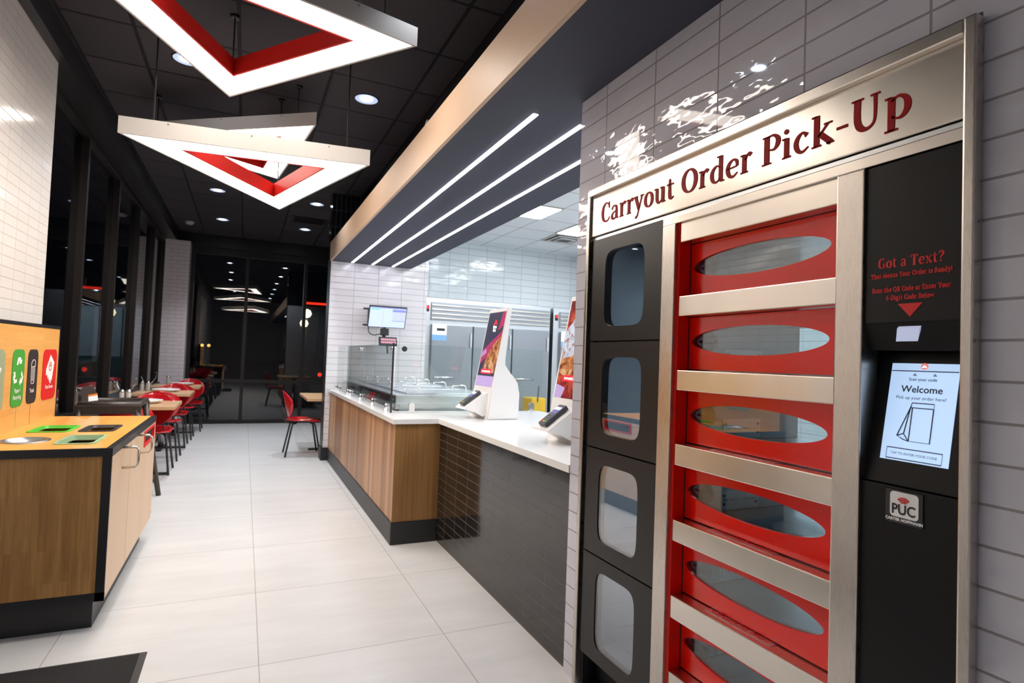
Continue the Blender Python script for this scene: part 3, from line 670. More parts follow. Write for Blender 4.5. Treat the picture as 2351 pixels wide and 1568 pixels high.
# ------------------------------------------------------------------ prep table behind the glass
pt = thing('prep_table', 'stainless steel topping prep table behind the glass guard', 'prep table', (1.65, 6.1, 0))
m = MB().box(1.20, 2.10, 4.80, 7.55, .08, .95, .004); m.build('body', 'steel_cool', pt)
m = MB().box(1.16, 2.14, 4.76, 7.56, .95, 1.022, .006).box(1.16, 1.19, 4.76, 7.56, .905, .95); m.build('top_rail', 'steel_cool', pt)
m = MB().box(1.158, 1.162, 4.78, 7.54, .90, 1.005); m.build('front_strip', 'dark_glass', pt)
for y in (5.15, 5.75, 6.35, 6.95):
    m = MB().box(1.28, 1.98, y - .27, y + .27, 1.022, 1.034, .004); ld = m.build('pan_lid', 'steel_cool', pt)
    m = MB()
    for x in (1.40, 1.85): m.tube([(x - .07, y, 1.034), (x - .07, y, 1.075), (x - .05, y, 1.09), (x + .05, y, 1.09), (x + .07, y, 1.075), (x + .07, y, 1.034)], .007, 8)
    m.build('lid_handle', 'chrome', ld)
for x, y in ((1.26, 4.86), (2.04, 4.86), (1.26, 7.49), (2.04, 7.49)):
    m = MB().lathe((x, y, 0), [(.03, 0), (.03, .02), (.018, .03), (.018, .085)], 12); m.build('foot', 'chrome', pt)

# ------------------------------------------------------------------ ordering kiosks
def kiosk(label, loc, pic):
    k = thing('ordering_kiosk', label, 'ordering kiosk', (0, 0, 0), 'self ordering kiosks on the white countertop')
    W = .185                                       # local: screen faces -X, width along Y, far side +Y
    prof = [(0, 0), (.262, 0), (.258, .20), (.245, .275), (.21, .325), (.150, .375), (.125, .41), (.122, .45), (.172, .845), (.165, .856), (.140, .856), (.028, .228), (.02, .20)]
    fs = Fr((0, -W, 0), (1, 0, 0), (0, 0, 1))      # normal is -Y
    P = [tuple(p) for p in prof]
    m = MB(); m.poly(fs, P, 0, -2 * W)
    es = [e for e in m.bm.edges if abs(e.verts[0].co.y - e.verts[1].co.y) < 1e-6]
    bmesh.ops.bevel(m.bm, geom=es, offset=.007, segments=2, affect='EDGES')
    m.build('body', 'white_plastic', k)
    up = V((.112, 0, .628)); up.normalize()
    F0 = Fr((.030, 0, .225), (0, -1, 0), up)       # on the leaning face, origin at lower middle
    Hs = .625
    m = MB(); m.box(-W + .008, W - .008, .006, Hs, -.004, .002, .002, F0); dp = m.build('display', 'black_rubber', k)
    Fd = F0.at(0, 0, .0024); w = W - .018; y0, y1 = .018, Hs - .012
    if pic == 0:
        m = MB(); m.box(-w, w, y0, y1, 0, .0006, 0, Fd); bg = m.build('screen', 'screen_dark', dp)
        Fi = Fd.at(0, 0, .0008)
        m = MB(); m.poly(Fi, [(-w, .30), (w, .46), (w, .36), (-w, .19)], 0, .0003).poly(Fi, [(.07, .46), (w, .50), (w, y1), (.11, y1)], 0, .0003); m.build('picture', 'screen_magenta', bg)
        m = MB(); m.poly(Fi.at(0, 0, .0005), [(w * .35, .36), (w, .42), (w, .13), (.03, .115), (-.05, .13), (-.075, .17), (-.06, .23), (-.01, .30)], 0, .0003); m.build('picture', 'food_crust', bg)
        m = MB(); m.poly(Fi, [(-w, y0), (w, y0), (w, .10), (-w, .10)], 0, .0003).poly(Fi, [(-w + .01, .245), (-.07, .285), (-.09, .32), (-w + .01, .29)], 0, .0003); m.build('picture', 'screen_plum', bg)
        ty = .118; tx = 1.
        m = MB(); m.poly(Fi.at(0, .505, .0006), [(-.04, .008), (.04, .008), (.03, .014), (.018, .03), (.012, .043), (-.012, .043), (-.018, .03), (-.03, .014)], 0, .0003); lg = m.build('roof_logo', 'screen_red', bg)
        m = MB(); text_mesh(m, Fi.at(0, .482, .0006), 'Pizza', .034, weight=.001); m.build('lettering', 'screen_text', lg); m = MB(); text_mesh(m, Fi.at(0, .455, .0006), 'Hut', .034, weight=.001); m.build('lettering', 'screen_text', lg)
    else:
        m = MB(); m.box(-w, w, y0, y1, 0, .0006, 0, Fd); bg = m.build('screen', 'food_bacon', dp)
        Fi = Fd.at(0, 0, .0008)
        m = MB(); m.poly(Fi, [(-w, .24), (-.05, .25), (w, .24), (w, y1), (-.03, y1), (-.09, .50), (-w, .42)], 0, .0003); m.build('picture', 'food_cheese', bg)
        m = MB(); m.poly(Fi.at(0, 0, .0004), [(-w, .17), (-.10, .15), (w, .17), (w, .26), (-.02, .275), (-w, .25)], 0, .0003); m.build('picture', 'food_crust', bg)
        m = MB(); m.poly(Fi.at(0, 0, .0002), [(-w, y0), (-.09, y0), (-.06, .08), (-w, .10)], 0, .0003); m.build('picture', 'screen_plum', bg)
        ty = .118
    m = MB(); m.poly(Fi.at(0, ty, .0009), rrect(-.105, .105, 0, .036, .003, 2), 0, .0003); bn = m.build('banner', 'screen_red', bg)
    m = MB(); text_mesh(m, Fi.at(0, ty + .010, .0014), 'TAP TO ORDER OR CHECK IN', .0205, weight=.0006, xs=.62); m.build('lettering', 'screen_text', bn)
    m = MB(); m.box(-.045, -.025, -.065, -.045, 0, .0012, 0, F0.at(0, .02, .002)); m.build('code_reader', 'black_rubber', k)
    # shelf wedge and card terminal
    fw = Fr((0, -.135, 0), (1, 0, 0), (0, 0, 1))
    m = MB(); m.poly(fw, [(.01, .03), (-.02, .02), (-.085, .055), (-.165, .072), (-.168, .080), (-.02, .185), (.02, .20)], 0, -.20); m.build('terminal_shelf', 'white_plastic', k)
    tu = V((.145, 0, .108)).normalized()
    FTm = Fr((-.150, -.05, .098), (0, -1, 0), tu)
    m = MB(); m.box(-.040, .040, -.005, .165, -.004, .022, .006, FTm); tm = m.build('card_terminal', 'terminal_grey', k)
    m = MB(); m.box(-.031, .031, .085, .142, .022, .0235, 0, FTm); m.build('terminal_screen', 'screen_navy', tm)
    m = MB(); m.box(-.031, .031, .118, .138, .0236, .0242, 0, FTm); m.build('terminal_screen', 'screen_text', tm)
    cols = ['red_label', 'yellow_plastic', 'green_plastic']
    for c in range(3):
        for r_ in range(4):
            m = MB(); m.box(-.028 + c * .0205, -.0125 + c * .0205, .008 + r_ * .018, .020 + r_ * .018, .022, .0246, .001, FTm)
            m.build('key', cols[c] if r_ == 0 else 'grey_plastic', tm)
    k.location = loc
    return k
kiosk('white ordering kiosk standing fully in view near the glass guard, with dark food screen', (1.672, 4.185, .894), 0)
kiosk('white ordering kiosk half hidden by the tiled wall, with cheesy food screen', (1.675, 2.885, .894), 1)

# ------------------------------------------------------------------ kitchen
def fridge(label, x0, x1, nd, sticker):
    r = thing('refrigerator', label, 'refrigerator', ((x0 + x1) / 2, 8.3, 0), 'stainless kitchen refrigerators')
    m = MB().box(x0, x1, 8.02, 8.72, .12, 2.20, .004); m.build('body', 'steel_cool', r)
    m = MB().box(x0 + .11, x1 - .02, 7.995, 8.02, 1.885, 2.14); gr = m.build('grille', 'steel_grey', r)
    for i in range(4):
        m = MB().box(x0 + .11, x1 - .02, 7.975, 8.0, 1.90 + i * .062, 1.918 + i * .062, .002); m.build('louvre', 'steel', gr)
    m = MB().box(x0 + .03, x0 + .08, 8.008, 8.02, 2.0, 2.09, .003); sw = m.build('power_switch', 'black_rubber', r)
    m = MB().box(x0 + .037, x0 + .073, 8.0, 8.008, 2.045, 2.082, .002); m.build('switch_light', 'switch_red', sw)
    w = (x1 - x0 - .14) / nd
    for i in range(nd):
        a = x0 + .11 + i * w
        m = MB().box(a + .008, a + w - .008, 7.965, 8.02, .16, 1.825, .008); d = m.build('fridge_door', 'steel_grey', r)
        m = MB().box(a + w - .05, a + w - .02, 7.945, 7.965, 1.50, 1.72, .004); m.build('hinge', 'steel_cool', d)
        m = MB().tube([(a + .06, 7.965, 1.06), (a + .06, 7.92, 1.06), (a + .36, 7.92, 1.06), (a + .36, 7.965, 1.06)], .014, 10); m.build('door_handle', 'chrome', d)
        if i == 0 and sticker:
            m = MB().box(a + .01, a + .23, 7.962, 7.965, 1.66, 1.83); s = m.build('notice_label', 'white_print', d)
            m = MB().box(a + .01, a + .23, 7.960, 7.962, 1.59, 1.67); m.build('notice_label', 'blue_print', s)
            m = MB().box(a + .08, a + .20, 7.960, 7.962, 1.73, 1.765); m.build('notice_mark', 'black_print', s)
    for x in (x0 + .08, x1 - .08):
        m = MB().lathe((x, 8.1, 0), [(.03, 0), (.03, .03), (.02, .04), (.02, .125)], 12); m.build('foot', 'chrome', r)
mat('blue_print', (.22, .45, .75), .5)
fridge('three door stainless refrigerator with louvred grille along the kitchen wall', 2.30, 4.36, 3, True)
fridge('stainless refrigerator at the far right of the kitchen, mostly hidden by the kiosk', 4.42, 5.22, 1, True)
mb = thing('yellow_reflection_bucket', 'yellow bucket shape standing in for a reflection in the kitchen steel', 'bucket', (3.95, 7.45, 0))  # bucket shape added in place of a yellow reflection in the steel
m = MB(); fb = Fr((3.95, 7.45, 0), (1, 0, 0), (0, 1, 0))
def loft(m, f, rings, N=32, e=5, cap0=True, cap1=True):
    R = []
    for a, b, z in rings: R.append([m.bm.verts.new(f(u, v, z)) for u, v in superell(0, 0, a, b, e, N)])
    for A, B in zip(R, R[1:]):
        for i in range(N): fc = m.bm.faces.new((A[i], A[(i + 1) % N], B[(i + 1) % N], B[i])); fc.smooth = True
    if cap0: m.bm.faces.new(R[0][::-1])
    if cap1: m.bm.faces.new(R[-1])
    return m
loft(m, fb, [(.22, .16, .09), (.27, .20, .55), (.285, .21, .56), (.285, .21, .58), (.26, .19, .58), (.22, .16, .12)]); m.build('bucket_body', 'yellow_plastic', mb)
m = MB().box(3.72, 3.95, 7.30, 7.60, .58, .82, .02); m.build('wringer', 'yellow_plastic', mb)
m = MB().tube([(3.82, 7.33, .7), (3.80, 7.25, .95), (3.80, 7.25, 1.0)], .012, 8); m.build('wringer_handle', 'grey_plastic', mb)
for x, y in ((3.78, 7.34), (4.12, 7.34), (3.78, 7.56), (4.12, 7.56)):
    m = MB(); m.lathe(None, [(.04, -.012), (.04, .012)], 14, Fr((x, y, .04), (1, 0, 0), (0, 0, 1))); m.tube([(x, y, .045), (x, y, .10)], .01, 8); m.build('caster', 'black_rubber', mb)

# order monitor on the tiled wall
om = thing('order_monitor', 'wall mounted flat order screen on a black arm on the white tiled wall', 'monitor', (1.62, 7.6, 1.85))
FM = Fr((1.625, 7.30, 1.832), V((.985, -.02, -.03)), V((.10, -.30, .93)))
FM = Fr((1.625, 7.30, 1.832), (1, 0, 0), V((0, -.36, .93)))
m = MB(); m.box(-.238, .238, -.142, .142, -.022, .010, .003, FM); dp = m.build('screen_housing', 'black_rubber', om)
m = MB(); m.box(-.228, .228, -.132, .130, .010, .0115, 0, FM); s = m.build('screen', 'screen_blue', dp)
FMs = FM.at(0, 0, .012)
m = MB(); m.box(-.228, .228, .118, .130, 0, .0005, 0, FMs).box(.06, .222, -.048, -.04, 0, .0005, 0, FMs).box(.055, .225, .075, .108, 0, .0005, 0, FMs).box(-.062, -.060, -.13, .118, 0, .0005, 0, FMs); m.build('screen_bar', 'screen_dim', s)
for a in range(2):
    for b_ in range(2):
        m = MB(); m.box(.062 + a * .08, .136 + a * .08, -.034 + b_ * .052, .014 + b_ * .052, .0006, .001, 0, FMs); m.build('order_tile', 'screen_haze', s)
m = MB(); m.box(-.218, -.10, .095, .108, 0, .0006, 0, FMs); m.build('order_tile', 'screen_green', s)
m = MB(); m.box(-.12, -.10, -.128, -.118, 0, .0006, 0, FMs); m.build('order_tile', 'screen_pink', s)
m = MB().box(1.44, 1.56, 7.585, 7.6, 1.72, 1.95).box(1.50, 1.70, 7.36, 7.40, 1.80, 1.86, .004).box(1.50, 1.54, 7.38, 7.59, 1.80, 1.85, .004).box(1.36, 1.44, 7.50, 7.53, 1.93, 1.95).box(1.36, 1.44, 7.50, 7.53, 1.72, 1.74).box(1.42, 1.45, 7.50, 7.53, 1.72, 1.95)
m.build('wall_arm', 'black_rubber', om)
m = MB().box(1.59, 1.63, 7.37, 7.40, 1.48, 1.72, .004).box(1.56, 1.66, 7.33, 7.40, 1.60, 1.69, .01); m.build('drop_arm', 'black_rubber', om)
m = MB().tube([(1.42, 7.42, 1.72), (1.42, 7.42, 1.64), (1.48, 7.40, 1.60), (1.56, 7.38, 1.62)], .006, 6, smooth=5); m.build('cable', 'black_rubber', om)
bb = thing('bump_bar', 'small black key bar with pink keys hanging below the wall monitor', 'keypad', (1.63, 7.3, 1.5))
FBk = Fr((1.64, 7.27, 1.53), (1, 0, 0), V((0, .35, .93)))
m = MB(); m.box(-.115, .115, -.06, .055, -.03, 0, .005, FBk).box(-.02, .0, -.16, -.05, -.03, -.015, .004, FBk); bd = m.build('housing', 'black_rubber', bb)
for r_ in range(2):
    for c in range(8):
        m = MB(); m.box(-.09 + c * .024, -.07 + c * .024, -.035 + r_ * .038, -.007 + r_ * .038, 0, .006, .001, FBk); m.build('key', 'pink_key', bd)
# ------------------------------------------------------------------ waste station
ws = thing('waste_station', 'bamboo and black waste sorting station with round and square chutes', 'waste station', (-.85, 4.0, 0))
FP = Fr((0, 0, .86), (1, 0, 0), (0, 1, 0))
m = MB()
m.holed(FP, (-1.14, -.85, 3.30, 3.85), superell(-.962, 3.605, .092, .105, 2, 48), -.03, 0)
m.holed(FP, (-.85, -.572, 3.30, 3.85), superell(-.732, 3.605, .080, .155, 8, 48), -.03, 0)
m.holed(FP, (-1.14, -.84, 3.85, 4.775), superell(-.955, 4.07, .088, .145, 8, 48), -.03, 0)
m.holed(FP, (-.84, -.572, 3.85, 4.775), superell(-.735, 4.07, .078, .145, 8, 48), -.03, 0)
top = m.build('countertop', 'bamboo_top', ws)
m = MB().box(-.572, -.543, 3.286, 4.785, .822, .8605, .001).box(-1.198, -.572, 3.286, 3.30, .822, .8605, .001).box(-.582, -.545, 3.288, 3.298, .145, .822).box(-1.198, -.545, 3.288, 3.298, .145, .185)
m.build('edge_trim', 'black_paint', ws)
m = MB().box(-1.198, -.555, 3.298, 4.775, .145, .83)
m.bm.faces.ensure_lookup_table()
# carcass is open at the top so that the chutes lead into it
tf = max(m.bm.faces, key=lambda q: q.calc_center_median().z); m.bm.faces.remove(tf)
m.build('carcass', 'black_matte', ws)
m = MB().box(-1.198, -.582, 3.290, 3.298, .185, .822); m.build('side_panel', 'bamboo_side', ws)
m = MB().box(-1.16, -.60, 3.36, 4.74, 0, .145); m.build('toe_kick', 'black_rubber', ws)
FD = Fr((-.545, 0, 0), (0, 1, 0), (0, 0, 1))
m = MB(); m.box(3.302, 3.797, .15, .820, -.010, 0, .001, FD); d1 = m.build('cabinet_door', 'birch', ws)
m = MB(); m.holed(FD, (3.803, 4.775, .15, .820), superell(4.49, .762, .205, .042, 12, 48), -.010, 0); d2 = m.build('cabinet_door', 'birch', ws)
for d, y in ((d1, 3.56), (d2, 4.03)):
    m = MB().tube([(-.545, y, .822), (-.487, y, .822), (-.475, y, .808), (-.475, y, .732), (-.487, y, .718), (-.545, y, .718)], .0065, 8); m.build('handle', 'steel', d)
m = MB(); m.holed(FD, (4.27, 4.71, .712, .812), superell(4.49, .762, .195, .036, 12, 48), -.002, .004)
rr_ = [superell(4.49, .762, a, b, 12, 32) for a, b in ((.195, .036), (.19, .03))]
R = [[m.bm.verts.new(FD(u, v, n)) for u, v in rr_[i]] for i, n in ((0, .0), (1, -.10))]
for i in range(32): m.bm.faces.new((R[0][i], R[0][(i + 1) % 32], R[1][(i + 1) % 32], R[1][i]))
m.build('box_slot', 'red_label', ws)['label'] = 'red box slot'
def chute(nm, lab, x, y, a, b, e, mt, depth=.020):
    m = MB(); N = 48
    prof = [(a + .012, b + .012, 0), (a + .012, b + .012, .004), (a - .004, b - .004, .005), (a - .010, b - .016, -depth)]
    R = [[m.bm.verts.new(FP(u, v, z)) for u, v in superell(x, y, p, q, e, N)] for p, q, z in prof]
    for A, B in zip(R, R[1:]):
        for i in range(N): fc = m.bm.faces.new((A[i], A[(i + 1) % N], B[(i + 1) % N], B[i])); fc.smooth = e < 4
    o = m.build(nm, mt, ws, solid=True); o['label'] = lab
chute('chute', 'round steel liquids chute', -.962, 3.605, .090, .103, 2, 'steel_grey', .03)
chute('chute', 'sage green chute', -.732, 3.605, .078, .153, 8, 'sage_plastic')
chute('chute', 'bright green chute', -.955, 4.07, .086, .143, 8, 'green_plastic', .011)
chute('chute', 'black chute', -.735, 4.07, .076, .143, 8, 'black_label', .011)
m = MB().box(-1.198, -1.14, 3.30, 4.835, .83, 1.44); bp = m.build('back_panel', 'bamboo_back', ws)
m = MB().box(-1.199, -1.138, 3.29, 4.85, 1.44, 1.46, .001).box(-1.199, -1.138, 4.835, 4.85, .83, 1.44); m.build('edge_trim', 'black_paint', ws)
FQ = Fr((-1.14, 0, 0), (0, 1, 0), (0, 0, 1))
def lab(y0, y1, z0, z1, mt, lb, words):
    m = MB(); m.poly(FQ, rrect(y0, y1, z0, z1, .045), 0, .003); l = m.build('sorting_label', mt, bp); l['label'] = lb
    c = (y0 + y1) / 2; m = MB()
    for s, z in words:
        m = MB(); text_mesh(m, FQ.at(c, z, .0032), s, .033, weight=.0004, xs=1.); m.build('lettering', 'white_print', l)
    return l, FQ.at(c, 1.175, .0032)
l, f = lab(3.60, 3.875, .985, 1.305, 'sage_label', 'sage green food label with arrow mark', [('Food /', 1.06), ('Liquid', 1.025)])
m = MB(); m.ribbon(f, [(-.03, .03), (.0, .05), (.05, .02)], [.02, .02, .02]).poly(f, [(.03, .05), (.09, .03), (.05, -.02)]); m.build('food_mark', 'white_print', l)
l, f = lab(3.985, 4.175, .985, 1.305, 'green_label', 'bright green recycling label', [('Paper /', 1.065), ('Recycling', 1.028)])
m = MB()
for k in range(3):
    a = math.radians(90 + 120 * k); ca, sa = math.cos(a), math.sin(a)
    ff = Fr(f(.056 * ca, .062 * sa), f.x * sa - f.y * ca, f.x * ca + f.y * sa)
    m.poly(ff, [(-.034, -.018), (-.014, -.018), (-.006, .004), (.012, .004), (.002, -.010), (.036, -.014), (.046, .012), (.030, .006), (.022, .024), (-.018, .024)])
m.build('recycling_mark', 'white_print', l)
l, f = lab(4.235, 4.41, .985, 1.305, 'black_label', 'black trash label with a cup drawing', [('Trash', 1.05)])
m = MB(); m.ribbon(f, [(-.03, .03), (-.026, -.06), (.0, -.072), (.026, -.06), (.03, .03)], [.004] * 5).ribbon(f, [(-.036, .034), (.0, .026), (.036, .034), (.03, .062), (-.01, .066)], [.004] * 5, closed=True)
for q in (-.014, 0, .014): m.ribbon(f, [(q, .02), (q, -.058)], [.0025] * 2)
m.build('cup_mark', 'white_print', l)
l, f = lab(4.51, 4.795, .985, 1.305, 'red_label', 'red pizza boxes label with a slice drawing', [('Pizza Boxes', 1.055)])
m = MB(); m.poly(f, [(.0, .095), (.085, .045), (.055, -.05), (.045, -.075), (.03, -.06), (.025, -.09), (.01, -.09), (.0, -.06), (-.012, -.075), (-.022, -.045), (-.04, -.06), (-.05, -.03), (-.075, -.035), (-.08, .0)]); m.build('slice_mark', 'white_print', l)
m = MB(); m.ribbon(f.at(0, .02, .0012), [(.026 * math.cos(a), .026 * math.sin(a)) for a in [k * PI / 5 for k in range(10)]], [.006] * 10, closed=True).ribbon(f.at(0, .02, .0012), [(-.012, .0), (0, .01), (.012, .0)], [.006] * 3); m.build('round_mark', 'red_label', l)
m = MB().box(-1.141, -1.1395, 4.085, 4.088, .862, .985); m.build('joint_line', 'green_label', bp)
m = MB().box(-1.141, -1.1395, 4.322, 4.326, .862, .985); m.build('joint_line', 'black_label', bp)

# ------------------------------------------------------------------ high chair
hc = thing('high_chair', 'dark brown wooden child high chair standing behind the waste station', 'high chair', (-.97, 5.84, 0))
zt = .865
m = MB(); m.tube([(-1.17, 5.62, zt), (-.775, 5.62, zt), (-.775, 6.08, zt), (-1.17, 6.08, zt)], .024, 10, smooth=1, closed=True)
m.box(-1.20, -.75, 5.60, 5.64, zt - .075, zt - .0, .01).box(-1.20, -.75, 6.06, 6.10, zt - .075, zt, .01)
m.build('tray_rail', 'high_chair_wood', hc)
for sx, sy in ((1, -1), (1, 1), (-1, -1), (-1, 1)):
    x0, x1 = (-.785, -.645) if sx > 0 else (-1.16, -1.27)
    y0, y1 = (5.63, 5.50) if sy < 0 else (6.07, 6.12)
    m = MB().tube([(x0, y0, zt - .01), (x1, y1, .0)], [.026, .022], 6); m.build('leg', 'high_chair_wood', hc)
m = MB().box(-1.14, -.80, 5.66, 6.04, .50, .52, .006); m.build('seat', 'high_chair_wood', hc)
for y in (5.56, 6.10):
    m = MB().box(-1.22, -.71, y - .012, y + .012, .34, .38, .004).box(-1.245, -.685, y - .02, y + .005, .15, .19, .004); m.build('rail', 'high_chair_wood', hc)
m = MB().box(-.735, -.715, 5.58, 6.12, .33, .38, .004).box(-.70, -.68, 5.55, 6.12, .15, .20, .004); m.build('rail', 'high_chair_wood', hc)
fb = Fr((-1.125, 5.82, .50), V((.30, .95, 0)), V((-.08, .025, 1)))
m = MB(); m.poly(fb, [(-.12, 0), (.12, 0), (.12, .33), (.11, .43), (.06, .49), (.0, .505), (-.06, .49), (-.11, .43), (-.12, .33)], -.012, .012); bk = m.build('backrest', 'high_chair_wood', hc)
fs = Fr((-1.205, 5.70, .90), (1, 0, 0), (0, 0, 1))
m = MB(); m.poly(fb, [(-.02, .375), (.115, .375), (.11, .42), (-.02, .415)], .012, .0135); st_ = m.build('safety_sticker', 'white_print', bk)
m = MB(); m.poly(fb, [(-.02, .415), (.11, .42), (.108, .435), (-.02, .43)], .012, .0137); m.build('sticker_band', 'orange_plastic', st_)

# ------------------------------------------------------------------ tables, chairs and what stands on them
def table(label, x0, x1, y0, y1, group=None):
    t = thing('dining_table', label, 'table', (x0, (y0 + y1) / 2, 0), group)
    m = MB().box(x0, x1, y0, y1, .715, .75, .004); m.build('tabletop', 'table_wood', t)
    cx, cy = (x0 + x1) / 2, (y0 + y1) / 2
    m = MB().tube([(cx, cy, .02), (cx, cy, .70)], .035, 14); m.build('column', 'chrome', t)
    m = MB().box(cx - .27, cx + .27, cy - .03, cy + .03, .0, .022, .004).box(cx - .03, cx + .03, cy - .27, cy + .27, .0, .022, .004); m.build('base', 'black_rubber', t)
    m = MB().box(cx - .12, cx + .12, cy - .12, cy + .12, .70, .715); m.build('top_plate', 'black_rubber', t)
    return t
gt = 'small square tables along the window'
table('light wood window table nearest the high chair', -1.285, -.61, 6.72, 7.48, gt)
table('light wood window table in the middle of the row of three', -1.285, -.61, 8.58, 9.30, gt)
table('light wood window table next to the white corner pillar', -1.285, -.60, 10.08, 10.84, gt)
table('light wood table at the far right beside the red side-on chair', .765, 1.50, 7.88, 9.00)

def chair():
    c = thing('shell_chair', 'red', 'chair', (0, 0, 0), 'red shell chairs with black legs')
    m = MB(); N, K = 14, 10
    grid = []
    for i in range(N + 1):
        v = i / N; z = .475 + .360 * v
        tt = (v - .58) / (.58 if v < .58 else .42)
        w = .222 * max(0., 1 - abs(tt) ** (2.0 if v > .58 else 1.7)) ** .5
        w = max(w, .02)
        row = []
        for j in range(K + 1):
            u = -1 + 2 * j / K; x = u * w
            y = -.205 - .16 * (z - .475) + .085 * (x / .222) ** 2 + .03 * (1 - v) ** 2
            row.append(m.bm.verts.new((x, y, z)))
        grid.append(row)
    for i in range(N):
        for j in range(K): fc = m.bm.faces.new((grid[i][j], grid[i][j + 1], grid[i + 1][j + 1], grid[i + 1][j])); fc.smooth = True
    o = m.build('backrest', 'red_shell', c); s = o.modifiers.new('s', 'SOLIDIFY'); s.thickness = .012; s.offset = 0
    m = MB(); R = 7; M_ = 40; rings = []
    ctr = m.bm.verts.new((0, .0, .440))
    for r in range(1, R + 1):
        k = r / R; row = []
        for j, (x, y) in enumerate(superell(0, 0, .225, .215, 2.5, M_)):
            z = .440 + .022 * k * k - (.022 * k ** 4 if y > .1 else 0.)
            row.append(m.bm.verts.new((x * k, y * k + .0, z)))
        rings.append(row)
    for j in range(M_): fc = m.bm.faces.new((ctr, rings[0][j], rings[0][(j + 1) % M_])); fc.smooth = True
    for A, B in zip(rings, rings[1:]):
        for j in range(M_): fc = m.bm.faces.new((A[j], B[j], B[(j + 1) % M_], A[(j + 1) % M_])); fc.smooth = True
    o = m.build('seat', 'red_shell', c); s = o.modifiers.new('s', 'SOLIDIFY'); s.thickness = .014; s.offset = 1
    for sx in (-1, 1):
        for y0, y1 in ((.13, .215), (-.13, -.215)):
            m = MB().tube([(sx * .13, y0 * .7, .425), (sx * .155, y0, .418), (sx * .168, y0 * 1.1, .39), (sx * .215, y1, 0)], .0115, 8); m.build('leg', 'black_rubber', c)
        m = MB().tube([(sx * .10, -.10, .424), (sx * .10, -.205, .43), (sx * .10, -.225, .47), (sx * .10, -.250, .62)], .010, 8); m.build('back_support', 'black_rubber', c)
    m = MB().tube([(-.13, -.09, .425), (.13, -.09, .425)], .011, 8).tube([(-.13, .09, .425), (.13, .09, .425)], .011, 8).tube([(0, -.09, .425), (0, .09, .425)], .011, 8); m.build('seat_frame', 'black_rubber', c)
    return c
c0 = chair()
CH = [(-.96, 6.48, 0, 'red shell chair between the high chair and the first window table'),
      (-.88, 7.26, PI, 'red shell chair on the far side of the first window table'),
      (-.88, 8.10, 0, 'red shell chair on the near side of the middle window table'),
      (-.88, 9.10, PI, 'red shell chair on the far side of the middle window table'),
      (-.86, 9.86, 0, 'red shell chair on the near side of the window table by the pillar'),
      (-.80, 10.82, PI, 'red shell chair on the far side of the window table by the pillar'),
      (.745, 8.12, -PI / 2, 'red shell chair seen from the side alone at the right table, beside the counter wall')]
for i, (x, y, rz, lb) in enumerate(CH):
    o = c0 if i == 0 else dup(c0, (x, y, 0), lb)
    o.location = (x, y, 0); o.rotation_euler = (0, 0, rz); o['label'] = lb

# plates
p0 = thing('plate', 'white round plate on the window table nearest the high chair', 'plate', (0, 0, 0), 'white plates on the window tables')
m = MB().lathe((0, 0, 0), [(.001, .004), (.09, .0), (.115, .0), (.168, .030), (.170, .035), (.163, .036), (.11, .012), (.001, .010)], 40, cap=False); m.build('dish', 'plate', p0)
p0.location = (-.93, 7.16, .75)
dup(p0, (-.93, 9.0, .75), 'white round plate on the middle window table'); dup(p0, (-.88, 10.62, .75), 'white round plate on the window table by the pillar')
def shaker():
    s = thing('spice_shaker', 'x', 'shaker', (0, 0, 0), 'glass shakers with steel tops')
    m = MB().lathe((0, 0, 0), [(.024, 0), (.026, .01), (.024, .05), (.026, .09), (.024, .098)], 16); m.build('jar', 'shaker_glass', s)
    m = MB().lathe((0, 0, 0), [(.027, .098), (.028, .112), (.022, .128), (.008, .135)], 16); m.build('cap', 'chrome', s)
    return s
s0 = shaker()
SH = [(-1.16, 7.32, 'left glass shaker on the window table nearest the high chair'), (-1.10, 7.32, 'right glass shaker on the window table nearest the high chair'),
      (-1.22, 9.08, 'left glass shaker on the middle window table'), (-1.15, 9.08, 'right glass shaker on the middle window table'), (-1.09, 10.75, 'single glass shaker on the window table by the pillar')]
for i, (x, y, lb) in enumerate(SH):
    if i == 0: s0.location = (x, y, .75); s0['label'] = lb
    else: dup(s0, (x, y, .75), lb)
def caddy():
    s = thing('menu_holder', 'x', 'holder', (0, 0, 0), 'wire holders on the window tables')
    m = MB().tube([(-.05, 0, .004), (.05, 0, .004)], .004, 6).tube([(-.05, -.04, .004), (-.05, .04, .004)], .004, 6).tube([(.05, -.04, .004), (.05, .04, .004)], .004, 6); m.build('base_wire', 'chrome', s)
    m = MB().tube([(.03, 0, .004), (.045, 0, .10), (.085, 0, .17), (.10, 0, .24), (.07, 0, .245)], .004, 6, smooth=4).tube([(-.03, 0, .004), (-.045, 0, .10), (-.085, 0, .20)], .004, 6, smooth=4); m.build('card_clip', 'chrome', s)
    return s
k0 = caddy(); k0.location = (-1.15, 7.42, .75); k0['label'] = 'wire holder behind the shakers on the window table nearest the high chair'
dup(k0, (-1.17, 9.20, .75), 'wire holder behind the shakers on the middle window table')

# ------------------------------------------------------------------ floor mat
fm = thing('floor_mat', 'black fibre entrance mat with rubber edge on the floor before the waste station', 'mat', (-.75, 2.3, 0))
m = MB().box(-1.16, -.352, 1.5, 2.985, 0, .009); m.build('pile', 'mat_fibre', fm)
m = MB().box(-.352, -.325, 1.5, 3.0, 0, .006).box(-1.17, -.352, 2.985, 3.0, 0, .006); m.build('edge_strip', 'mat_edge', fm)

